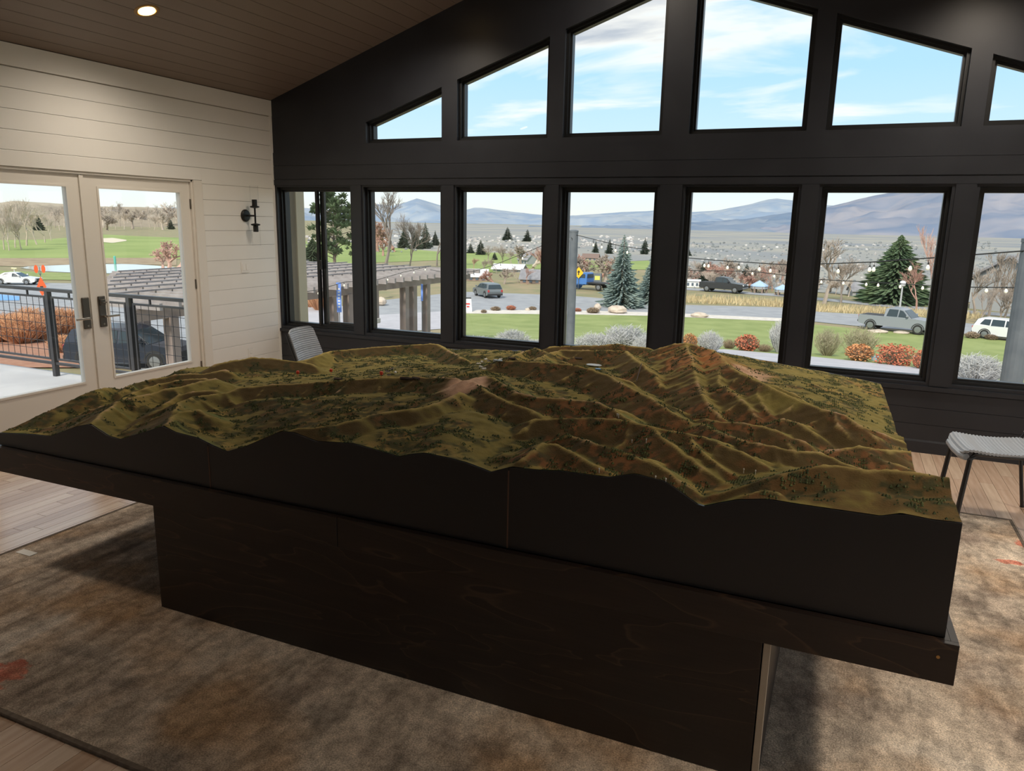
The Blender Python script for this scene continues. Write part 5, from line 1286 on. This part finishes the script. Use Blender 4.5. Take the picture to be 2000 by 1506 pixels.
def light_post(label, u, v, D, r):
    d = ray(u,v); p = CAM+d*D; z0 = g(p[0],p[1])
    t = thing('light_post', label, 'post', (p[0],p[1],z0)); h = p[2]-z0
    MB().lathe([(r,0),(r,h)],18).build('shaft', post_m, t, smooth=False); MB().lathe([(r*1.06,h-.03),(r*1.06,h+.03),(r*.6,h+.06)],18).build('cap', post_m, t)
    MB().lathe([(r*1.8,0),(r*1.8,.08),(r*1.1,.12)],18).build('base_plate', post_m, t); MB().tube([(0,-r,h-.25),(0,-r-.08,h-.25),(0,-r-.1,h-.2)],.012,6).build('hook', iron, t)
light_post('tall grey post in the fourth window holding the string lights', 1121, 452, 27, .155)
light_post('tall dark post in the rightmost window holding the string lights', 2020, 470, 12.6, .175)

# ------------------------------------------------------------------ vehicles
tyre = mat('tyre_black', (.02,.02,.02), rough=.8); rim_m = mat('wheel_alloy', (.30,.31,.33), rough=.35, metallic=.7); cglass = mat('car_glass', (.035,.05,.06), rough=.12, spec=.4)
redlamp = mat('tail_lamp_red', (.45,.03,.03), rough=.3); whlamp = mat('head_lamp_clear', (.75,.77,.78), rough=.2); trim_b = mat('car_trim_black', (.025,.025,.027), rough=.6)
def paint(n, c): return mat('car_paint_'+n, c, rough=.3, metallic=.15)
def car_body(prof, w, tuck=.92):
    """prof: closed side outline (x,z) ; sides lean in a little towards the top"""
    zmx = max(p[1] for p in prof); zmn = min(p[1] for p in prof)
    f = lambda z, k: w*(1-(1-tuck)*max(0,(z-zmn)/(zmx-zmn)-.35)/.65)*k
    return MB().loft([[(x,-f(z,.93),z) for x,z in prof],[(x,-f(z,1),z+(.0)) for x,z in prof],[(x,f(z,1),z) for x,z in prof],[(x,f(z,.93),z) for x,z in prof]]) if False else MB().loft([[(x,-f(z,1),z) for x,z in prof],[(x,f(z,1),z) for x,z in prof]])
def wheel(t, x, y, r, w=.22):
    wh = MB().lathe([(r*.55,-w/2),(r*.92,-w/2),(r,-w/2+.03),(r,w/2-.03),(r*.92,w/2),(r*.55,w/2)],18,(0,0,0),'y').build('wheel', tyre, t); wh.location = (x,y,r)
    s = 1 if y > 0 else -1
    MB().lathe([(r*.62,s*(w/2-.02)),(r*.62,s*(w/2+.012)),(r*.2,s*(w/2+.02))],12,(0,0,0),'y').build('hub', rim_m, wh)
def vehicle(label, name, cat, u, v, heading, pcol, kind):
    p, mpp = spot(u,v); t = thing(name, label, cat, (p[0],p[1],g(p[0],p[1])+.045), heading)
    if kind == 'suv':
        L_, w = 4.5, .92
        low_ = [(-2.2,.38),(-1.85,.28),(1.9,.28),(2.2,.40),(2.25,.70),(2.12,.86),(1.25,1.00),(-2.15,1.02),(-2.27,.75)]
        cab = [(1.15,.98),(.45,1.48),(.1,1.58),(-1.5,1.60),(-1.95,1.48),(-2.18,1.0)]
        car_body(low_, w, .97).build('body', pcol, t); car_body(cab, w*.95, .76).build('cabin', pcol, t)
        wins = [[(.95,1.03),(.42,1.43),(.0,1.50),(-.02,1.03)],[(-.10,1.03),(-.10,1.51),(-.95,1.52),(-1.0,1.03)],[(-1.08,1.05),(-1.04,1.51),(-1.5,1.50),(-1.75,1.12)]]
        ws = [(1.13,1.0),(.46,1.47)]; rw = [(-2.18,1.05),(-1.97,1.46)]; wr, wx = .35, (1.38,-1.36)
    elif kind == 'pickup':
        L_, w = 5.8, 1.0
        low_ = [(-2.85,.55),(-2.5,.45),(2.5,.42),(2.85,.52),(2.9,.95),(2.78,1.12),(1.35,1.24),(-.80,1.22),(-.80,1.22),(-2.85,1.22),(-2.9,.9)]
        cab = [(1.30,1.2),(.62,1.84),(.25,1.93),(-.55,1.94),(-.78,1.86),(-.86,1.2)]
        car_body(low_, w, .985).build('body', pcol, t); car_body(cab, w*.96, .80).build('cabin', pcol, t)
        wins = [[(1.05,1.28),(.58,1.76),(.30,1.84),(.26,1.28)],[(.18,1.28),(.20,1.85),(-.52,1.85),(-.66,1.28)]]
        ws = [(1.28,1.22),(.64,1.82)]; rw = [(-.86,1.3),(-.79,1.82)]; wr, wx = .41, (1.85,-1.85)
        MB().box((-2.78,-.82,1.0),(-.92,.82,1.235)).build('bed_cover', trim_b, t)
    elif kind == 'old_truck':
        L_, w = 6.0, .95
        low_ = [(.4,.55),(2.6,.55),(2.75,.8),(2.7,1.2),(2.4,1.38),(1.4,1.45),(.4,1.45)]
        cab = [(1.35,1.40),(1.1,2.0),(.9,2.15),(.0,2.17),(-.15,2.05),(-.15,.7),(1.35,.7)]
        car_body(low_, w*.8, .9).build('body', pcol, t); car_body(cab, w, .82).build('cabin', pcol, t)
        wins = [[(1.15,1.5),(1.02,1.95),(.15,1.98),(.1,1.5)]]; ws = [(1.37,1.45),(1.12,2.0)]; rw = [(-.17,1.5),(-.17,1.95)]; wr, wx = .42, (2.0,-1.9)
        MB().box((-3.4,-1.05,.85),(-.25,1.05,.98)).build('flat_bed', trim_b, t); MB().box((-3.3,-.5,.6),(.4,.5,.85)).build('chassis', trim_b, t)
        for s in (-1,1): MB().lathe([(.5,-.12),(.52,0),(.5,.12)],14,(2.0,s*.82,.47),'y').build('fender', pcol, t)
    else:   # sedan
        L_, w = 4.8, .92
        low_ = [(-2.35,.38),(-2.0,.26),(2.0,.26),(2.35,.38),(2.4,.62),(2.2,.76),(1.1,.92),(-1.75,.98),(-2.38,.92)]
        cab = [(1.0,.90),(.2,1.36),(-.2,1.43),(-1.0,1.40),(-1.85,.96)]
        car_body(low_, w, .96).build('body', pcol, t); car_body(cab, w*.94, .74).build('cabin', pcol, t)
        wins = [[(.75,.95),(.18,1.30),(-.15,1.36),(-.18,.95)],[(-.26,.95),(-.24,1.36),(-.95,1.33),(-1.35,1.0)]]
        ws = [(.98,.92),(.22,1.35)]; rw = [(-1.83,.98),(-1.02,1.39)]; wr, wx = .33, (1.42,-1.42)
    zc0, zc1 = min(p_[1] for p_ in cab), max(p_[1] for p_ in cab); cw = w*(.95 if kind == 'suv' else .96 if kind == 'pickup' else 1.0 if kind == 'old_truck' else .94); tk = {'suv':.76,'pickup':.80,'old_truck':.82,'sedan':.74}[kind]
    fy = lambda z: cw*(1-(1-tk)*max(0,(z-zc0)/(zc1-zc0)-.35)/.65)
    for s in (-1,1):
        for q in wins:
            a = [(x,s*(fy(z)+.004),z) for x,z in q]; b_ = [(x,s*(fy(z)+.012),z) for x,z in q]
            MB().loft([a,b_] if s > 0 else [b_,a]).build('side_window', cglass, t)
        mz = wins[0][0][1]+.05; mx_ = wins[0][0][0]-.05
        MB().rbox((mx_-.08,min(s*w,s*(w+.2)),mz),(mx_+.08,max(s*w,s*(w+.2)),mz+.16),.03).build('mirror', pcol, t)
        for x in wx:
            wheel(t, x, s*(w-.10), wr)
            MB().loft([[(x+r_*math.cos(q),s*(w+.004),wr+r_*math.sin(q)) for q in [PI*k/10 for k in range(11)]] for r_ in (wr+.02,wr+.09)], cap=False, closed=False).build('wheel_arch', trim_b, t)
    def sheet(e, nm):
        (xa,za),(xb,zb) = e; dx = .012 if xa > 0 else -.012; ya, yb = fy(za)*.93, fy(zb)*.90
        MB().loft([[(xa+dx,-ya,za),(xa+dx,ya,za),(xb+dx,yb,zb),(xb+dx,-yb,zb)],[(xa+dx*2,-ya,za+.012),(xa+dx*2,ya,za+.012),(xb+dx*2,yb,zb+.012),(xb+dx*2,-yb,zb+.012)]]).build(nm, cglass, t)
    sheet(ws,'windscreen'); sheet(rw,'rear_window')
    fx = max(p_[0] for p_ in low_); rx_ = min(p_[0] for p_ in low_) if kind != 'old_truck' else -3.4
    zl = .66 if kind in ('suv','sedan') else .95
    for s in (-1,1):
        MB().rbox((fx-.16,s*w*.82-.14,zl-.02),(fx+.012,s*w*.82+.14,zl+.14),.02).build('headlight', whlamp, t)
        MB().rbox((rx_-.012,s*w*.86-.10,zl+.02),(rx_+.12,s*w*.86+.10,zl+.26),.02).build('tail_light', redlamp, t)
    MB().rbox((fx-.10,-w*.55,zl-.22),(fx+.02,w*.55,zl+.06),.02).build('grille', trim_b, t); MB().rbox((rx_-.05,-w*.96,zl-.34),(rx_+.1,w*.96,zl-.16),.03).build('rear_bumper', trim_b, t); MB().rbox((fx-.1,-w*.96,zl-.36),(fx+.06,w*.96,zl-.22),.03).build('front_bumper', rim_m if kind == 'pickup' else trim_b, t)
    return t
vehicle('dark grey hatchback parked beyond the lawn, third window','hatchback_car','car',952,580,math.radians(138),paint('graphite',(.16,.18,.19)),'suv')
vehicle('silver pickup truck parked at the lawn edge, sixth window','pickup_truck','truck',1752,648,math.radians(-22),paint('silver',(.27,.29,.325)),'pickup')
vehicle('black pickup truck on the far road, fifth window','pickup_truck','truck',1412,571,math.radians(-12),paint('black',(.04,.042,.045)),'pickup')
vehicle('old blue flatbed truck behind the grey post, fourth window','flatbed_truck','truck',1150,566,math.radians(168),paint('blue',(.07,.19,.48)),'old_truck')
vehicle('white car partly behind the right post, last window','sedan_car','car',1965,664,math.radians(-20),paint('white',(.72,.73,.74)),'suv')
vehicle('dark blue car parked under the pergola, seen through the glazed door','sedan_car','car',262,716,math.radians(20),paint('navy',(.025,.032,.05)),'suv')
vehicle('white car far out on the parking lot beyond the deck rail','sedan_car','car',35,556,math.radians(30),paint('pearl',(.70,.70,.70)),'sedan')

# ------------------------------------------------------------------ buildings
shing = mat('roof_shingle_grey', (.20,.20,.22), (.27,.27,.29), rough=.9, scale=2); wallb = mat('house_wall_brown', (.27,.20,.16), rough=.9); wallt = mat('house_wall_tan', (.46,.38,.29), rough=.9); wallg = mat('house_wall_grey', (.33,.34,.35), rough=.9); roofb = mat('roof_brown', (.20,.14,.12), rough=.9); roofw = mat('roof_pale', (.60,.61,.64), rough=.8); winm = mat('house_window', (.10,.13,.17), rough=.1)
def house(label, u, v, w_px, h_px, rz, wall, roof, name='house', base=None, group=None, deep=.8, pitch=.55):
    if base is None: p, mpp = spot(u,v)
    else:
        d = ray(u,v); hx = math.hypot(d[0],d[1]); p = CAM+d*(base/hx); mpp = depth(p)/CAMP['f']
    w_, h_ = w_px*mpp, h_px*mpp; t = thing(name, label, 'building', tuple(p-np.array([0,0,.05])), rz, group)
    wh = h_*(1-pitch); dd = w_*deep
    MB().loft([[(-w_/2,-dd/2,-2),(w_/2,-dd/2,-2),(w_/2,dd/2,-2),(-w_/2,dd/2,-2)],[(-w_/2,-dd/2,wh),(w_/2,-dd/2,wh),(w_/2,dd/2,wh),(-w_/2,dd/2,wh)]]).build('walls', wall, t)
    MB().prism([(-dd/2,wh),(dd/2,wh),(0,h_-.02*h_)], -w_/2, w_/2, 'x').build('gable', wall, t)
    e = .08*dd
    for s in (-1,1):
        MB().loft([[(x,s*(dd/2+e),wh-e*2*(h_-wh)/dd),(x,0,h_),(x,0,h_+.035*h_+.05),(x,s*(dd/2+e),wh-e*2*(h_-wh)/dd+.035*h_+.05)] for x in (-w_/2-e,w_/2+e)]).build('roof_slope', roof, t)
    for k in range(3):
        x = w_*(-.3+.3*k); q = .07*w_
        for s in (-1,1): MB().box((x-q,min(s*dd/2,s*(dd/2+.06)),wh*.3),(x+q,max(s*dd/2,s*(dd/2+.06)),wh*.75)).build('window', winm, t)
    return t
house('dark gabled house with grey siding at the right, last window', 2005, 607, 150, 104, math.radians(52), wallg, shing, deep=.9, pitch=.40)
house('low shed with a pale roof behind the bare trees, sixth window', 1683, 578, 44, 26, math.radians(15), wallg, shing, 'shed')
house('brown barn with pale roof left of centre in the third window', 932, 548, 40, 22, math.radians(25), wallb, roofw, 'barn')
house('brown open barn at the right of the third window', 1040, 553, 42, 26, math.radians(10), wallb, shing, 'barn', pitch=.6)
house('long low building with pale roof in the middle of the third window', 995, 530, 56, 14, math.radians(12), wallg, roofw, 'lodge')
house('dark cabin among the trees under the golf ridge, third window', 1030, 516, 30, 22, math.radians(-30), wallg, shing, 'cabin')
house('small cabin with a dark roof on the fairway, fourth window', 1154, 508, 30, 12, math.radians(10), wallt, roofb, 'cabin')
house('white trailer at the far left of the fifth window', 1352, 560, 28, 14, math.radians(12), mat('trailer_white',(.72,.74,.77),rough=.5), roofw, 'trailer', pitch=.15)
for i in range(15):
    u = -18+i*27; v = np.interp(u,[0,100,360],[416,420,424])+(i*5)%9; house('hillside house above the golf course behind bare trees', u, v, 13+(i*7)%8, 11+(i*5)%5, i*1.1, (wallt,wallb,wallg)[i%3], (roofb,shing)[i%2], 'hillside_house', base=790+(i*13)%60, group='hillside houses above the golf course')
# far town: specks nobody could pick apart
tw = MB(); rt = random.Random(8)
def speck(u, v, s):
    p, mpp = spot(u,v); a = s*mpp; h = a*.7; tw.prism([(-a/2,0),(a/2,0),(a/2,h*.6),(0,h),(-a/2,h*.6)], -a*.5, a*.5, 'y')
    n = 10; M = Matrix.Translation(Vector((p[0],p[1],g(p[0],p[1])))) @ Matrix.Rotation(rt.uniform(0,3),4,'Z')
    tw.v[-n:] = [tuple(M @ Vector(q)) for q in tw.v[-n:]]
for k in range(230): speck(rt.uniform(880,1300), rt.uniform(470,492) if k % 3 else rt.uniform(462,472), rt.uniform(3,5.5))
for k in range(260): speck(rt.uniform(1330,1900), rt.uniform(478,556), rt.uniform(2.5,5))
for k in range(60): speck(rt.uniform(560,870), rt.uniform(462,478), rt.uniform(4,8))
tag(tw.build('far_town', mat('far_town_walls', (.36,.33,.32), (.62,.60,.58), rough=.9, scale=.02, detail=2)), 'scatter of tiny pale houses of the far valley town', 'town', kind='stuff')
# far scrub of the valley floor
sc_ = MB(); 
for k in range(1100):
    u = rt.uniform(1330,1950); v = rt.uniform(474,566); p, mpp = spot(u,v); s = rt.uniform(2,5.5)*mpp; c = (p[0],p[1],g(p[0],p[1])+s*.3)
    sc_.blob(c, s*.55, k, (1,1,.8), 3, 5, .3)
for k in range(240):
    u = rt.uniform(560,1310); v = rt.uniform(466,494); p, mpp = spot(u,v); s = rt.uniform(3,6)*mpp; sc_.blob((p[0],p[1],g(p[0],p[1])+s*.3), s*.55, k, (1,1,.8), 3, 5, .3)
tag(sc_.build('valley_scrub', mat('valley_scrub_grey', (.17,.19,.205), (.27,.28,.275), rough=1, scale=.02, detail=3)), 'grey scrub and trees over the far valley floor', 'scrub', kind='stuff')
# gazebos with blue roofs
gaz_r = mat('gazebo_roof_blue', (.36,.50,.66), rough=.5)
def gazebo(label, u, v, w_px):
    p, mpp = spot(u,v); w_ = w_px*mpp/2; t = thing('gazebo', label, 'gazebo', (p[0],p[1],g(p[0],p[1])))
    h = w_*.75
    MB().lathe([(w_*1.0,h),(w_*.96,h+.15),(w_*.12,h+w_*.62),(.02,h+w_*.68)],8).build('roof', gaz_r, t); MB().lathe([(w_*.95,h-.3),(w_*.95,h)],8).build('fascia', wallg, t)
    for k in range(6): MB().tube([(w_*.8*math.cos(k*PI/3),w_*.8*math.sin(k*PI/3),0),(w_*.8*math.cos(k*PI/3),w_*.8*math.sin(k*PI/3),h)],.12,6).build('post', wallb, t)
gazebo('blue roofed gazebo in the fifth window, the whole one', 1482, 572, 34); gazebo('blue roofed gazebo cut by the right frame of the fifth window', 1527, 577, 30)

# ------------------------------------------------------------------ signs and small things
yel = mat('sign_yellow', (.85,.50,.02), rough=.5); blk_p = mat('sign_black', (.02,.02,.02), rough=.6); org = mat('sign_orange', (.90,.13,.03), rough=.5); whs = mat('sign_white', (.75,.77,.82), rough=.6); rdp = mat('sign_red_print', (.65,.05,.04), rough=.6); blb = mat('banner_blue', (.16,.30,.80), rough=.7)
def face(p): return math.atan2(CAM[1]-p[1],CAM[0]-p[0])+PI/2
p, mpp = spot(1129,566); s_ = 11*mpp; t = thing('warning_sign','yellow diamond road sign beside the grey post','sign',(p[0],p[1],g(p[0],p[1])), face(p))
hz = 33*mpp
MB().tube([(0,0.03,0),(0,.03,hz)],.04,6).build('post', post_m, t); MB().prism([(0,hz-s_),(s_*.85,hz),(0,hz+s_),(-s_*.85,hz)],-.02,.02,'y').build('plate', yel, t)
MB().prism([(-s_*.10,hz-s_*.4),(s_*.06,hz-s_*.4),(s_*.06,hz),(s_*.25,hz+.1*s_),(0,hz+s_*.45),(-s_*.25,hz+.1*s_),(-s_*.10,hz)],-.035,-.02,'y').build('arrow', blk_p, t)
p, mpp = spot(84,584); q = mpp; t = thing('roadwork_sign','orange diamond roadwork sign with two orange flags on the parking lot','sign',(p[0],p[1],g(p[0],p[1])), face(p))
MB().tube([(0,.05,0),(0,.05,62*q)],.03,6).build('mast', post_m, t); MB().prism([(0,4*q),(8*q,24*q),(0,44*q),(-8*q,24*q)],-.02,.02,'y').build('plate', org, t)
MB().box((-2.5*q,-.03,20*q),(2.5*q,-.02,25*q)).build('symbol', blk_p, t)
for s in (-1,1):
    MB().loft([[(s*6*q+3.5*q*math.cos(a),-.02+.04*k,58*q+8*q*math.sin(a)) for a in [2*PI*j/12 for j in range(12)]] for k in (0,1)]).build('flag', org, t); MB().tube([(0,0,45*q),(s*6*q,0,60*q)],.02,5).build('flag_stick', post_m, t)
for s in (-1,1): MB().tube([(0,.05,4*q),(s*8*q,.05,0)],.03,5).build('foot', post_m, t)
p, mpp = spot(914,609); q = mpp; t = thing('sandwich_board','white sandwich board with red lettering on the drive','sign',(p[0],p[1],g(p[0],p[1])+.04), face(p))
MB().loft([[(-8*q,-.35,0),(8*q,-.35,0),(8*q,-.31,0),(-8*q,-.31,0)],[(-6*q,-.06,25*q),(6*q,-.06,25*q),(6*q,-.02,25*q),(-6*q,-.02,25*q)]]).build('front_board', whs, t); MB().loft([[(-8*q,.31,0),(8*q,.31,0),(8*q,.35,0),(-8*q,.35,0)],[(-6*q,.02,25*q),(6*q,.02,25*q),(6*q,.06,25*q),(-6*q,.06,25*q)]]).build('rear_board', whs, t)
MB().box((-6*q,-.08,25*q),(6*q,.08,27*q)).build('handle', blk_p, t)
for k,(a,b) in enumerate(((-3.6,3.6),(-2.6,2.6))): MB().box((a*q,-.245+.07*k*-1,14*q-k*5*q),(b*q,-.215+.07*k*-1,16.5*q-k*5*q)).build('print_line', rdp, t)
# blue banners hung on the pergola posts
for u,v0,v1,w_,l in ((662,552,610,9,'tall blue banner with white lettering on a pergola post, corner window'),(824,555,588,4,'narrow blue banner behind the pergola posts, second window')):
    d = ray(u,(v0+v1)/2); k = (-13.75-CAM[0])/d[0]; p = CAM+d*k; mpp = depth(p)/CAMP['f']; h = (v1-v0)*mpp; w2 = w_*mpp/2
    t = thing('banner', l, 'banner', (p[0],p[1],p[2]-h/2), face(p)); MB().rbox((-w2,-.02,0),(w2,.02,h),.005).build('cloth', blb, t); MB().tube([(-w2,0,h),(w2,0,h)],.02,6).build('top_bar', post_m, t); MB().tube([(0,0.04,gz-(p[2]-h/2)),(0,.04,h)],.02,6).build('pole', post_m, t)
    if w_ > 6: 
        for k in range(7): MB().box((-w2*.45,-.026,h*(.16+.10*k)),(w2*.45,-.02,h*(.16+.10*k)+h*.05)).build('letter', whs, t)
# dark seated animal sculpture on its boulder
p, mpp = spot(748,583); q = 26*mpp
t = thing('animal_sculpture','dark seated animal sculpture on a boulder beyond the pergola','sculpture',(p[0],p[1],g(p[0],p[1])+.9), math.radians(30))
bm_ = MB().loft([[(cx+rx*math.cos(a),ry*math.sin(a),z) for a in [2*PI*k/10 for k in range(10)]] for cx,rx,ry,z in ((.05,.34,.24,0),(.02,.40,.28,.12),(-.02,.33,.26,.3),(-.10,.24,.2,.5),(-.17,.17,.16,.66),(-.22,.13,.12,.74),(-.26,.16,.13,.82),(-.27,.15,.12,.92),(-.25,.07,.06,1.0))])
bm_.v = [(x*q*.75,y*q*.75,z*q) for x,y,z in bm_.v]; bm_.build('body', mat('bronze_dark', (.025,.028,.03), rough=.5), t, smooth=True)
for s in (-1,1): MB().loft([[(-.30*q*.75+.05*q*math.cos(a),s*.07*q+.04*q*math.sin(a),z*q) for a in [2*PI*k/8 for k in range(8)]] for z in (0,.35)]).build('foreleg', MATS['bronze_dark'], t); MB().lathe([(.035*q,.96*q),(.02*q,1.04*q),(.004*q,1.07*q)],8,(-.22*q*.75,s*.07*q,0)).build('ear', MATS['bronze_dark'], t)
# street lamp behind the silver pickup, handrail in the third window, green post by the pond, small lamp
p, mpp = spot(1757,604); t = thing('street_lamp','grey street lamp post behind the silver pickup','lamp post',(p[0],p[1],g(p[0],p[1]))); h = 44*mpp
MB().lathe([(.14,0),(.10,.4),(.08,h)],10).build('pole', mat('lamp_pole_grey',(.42,.44,.46),rough=.5), t); MB().lathe([(.12,h),(.28,h+.15),(.3,h+.5),(.1,h+.62)],10).build('lantern', whs, t)
p, mpp = spot(1000,676); t = thing('handrail','small black handrail at the foot of the third window','handrail',(p[0],p[1],g(p[0],p[1])), face(p)); q = mpp
MB().tube([(-15*q,0,0),(-15*q,0,19*q),(-2*q,0,19*q),(14*q,0,8*q),(14*q,0,0)],.03,6).build('rail', iron, t); MB().tube([(-2*q,0,19*q),(-2*q,0,0)],.025,6).build('baluster', iron, t)
p, mpp = spot(225,516); t = thing('pond_post','green marker post at the pond','post',(p[0],p[1],g(p[0],p[1]))); MB().lathe([(2.2*mpp,0),(2.2*mpp,14*mpp),(1.2*mpp,16*mpp)],8).build('post', mat('post_green',(.10,.42,.33),rough=.6), t)
p, mpp = spot(30,546); t = thing('lot_lamp','flat topped lamp on a thin post at the parking lot','lamp post',(p[0],p[1],g(p[0],p[1]))); MB().tube([(0,0,0),(0,0,20*mpp)],.05,6).build('pole', whs, t); MB().rbox((-8*mpp,-2*mpp,20*mpp),(8*mpp,2*mpp,23*mpp),.1).build('head', mat('lamp_head_cream',(.75,.68,.42),rough=.5), t)
p, mpp = spot(1785,716); t = thing('path_light','small pale path light beside the boxy red shrub','lamp',(p[0],p[1],g(p[0],p[1])+.05)); MB().lathe([(.05,0),(.05,14*mpp)],8).build('stake', post_m, t); MB().lathe([(.09,14*mpp),(.14,16*mpp),(.02,20*mpp)],10).build('head', whs, t)
p, mpp = spot(1708,706); t = thing('landscape_box','small blue grey utility box between orange and red shrubs','box',(p[0],p[1],g(p[0],p[1])+.04), .3); MB().rbox((-6*mpp,-5*mpp,0),(6*mpp,5*mpp,8*mpp),.04).build('body', mat('box_bluegrey',(.28,.36,.42),rough=.6), t); MB().rbox((-6.5*mpp,-5.5*mpp,8*mpp),(6.5*mpp,5.5*mpp,9*mpp),.03).build('lid', MATS['box_bluegrey'], t)
p, mpp = spot(1166,558); t = thing('notice_board','dark notice board with a yellow panel behind the blue truck','sign',(p[0],p[1],g(p[0],p[1])), face(p)); q = mpp
for s in (-1,1): MB().tube([(s*8*q,0,0),(s*8*q,0,24*q)],.06,6).build('post', blk_p, t)
MB().box((-8*q,-.05,8*q),(8*q,.05,24*q)).build('board', mat('board_grey',(.14,.16,.18),rough=.6), t); MB().box((-5*q,-.07,11*q),(5*q,-.05,19*q)).build('panel', mat('panel_yellow',(.62,.62,.14),rough=.6), t)
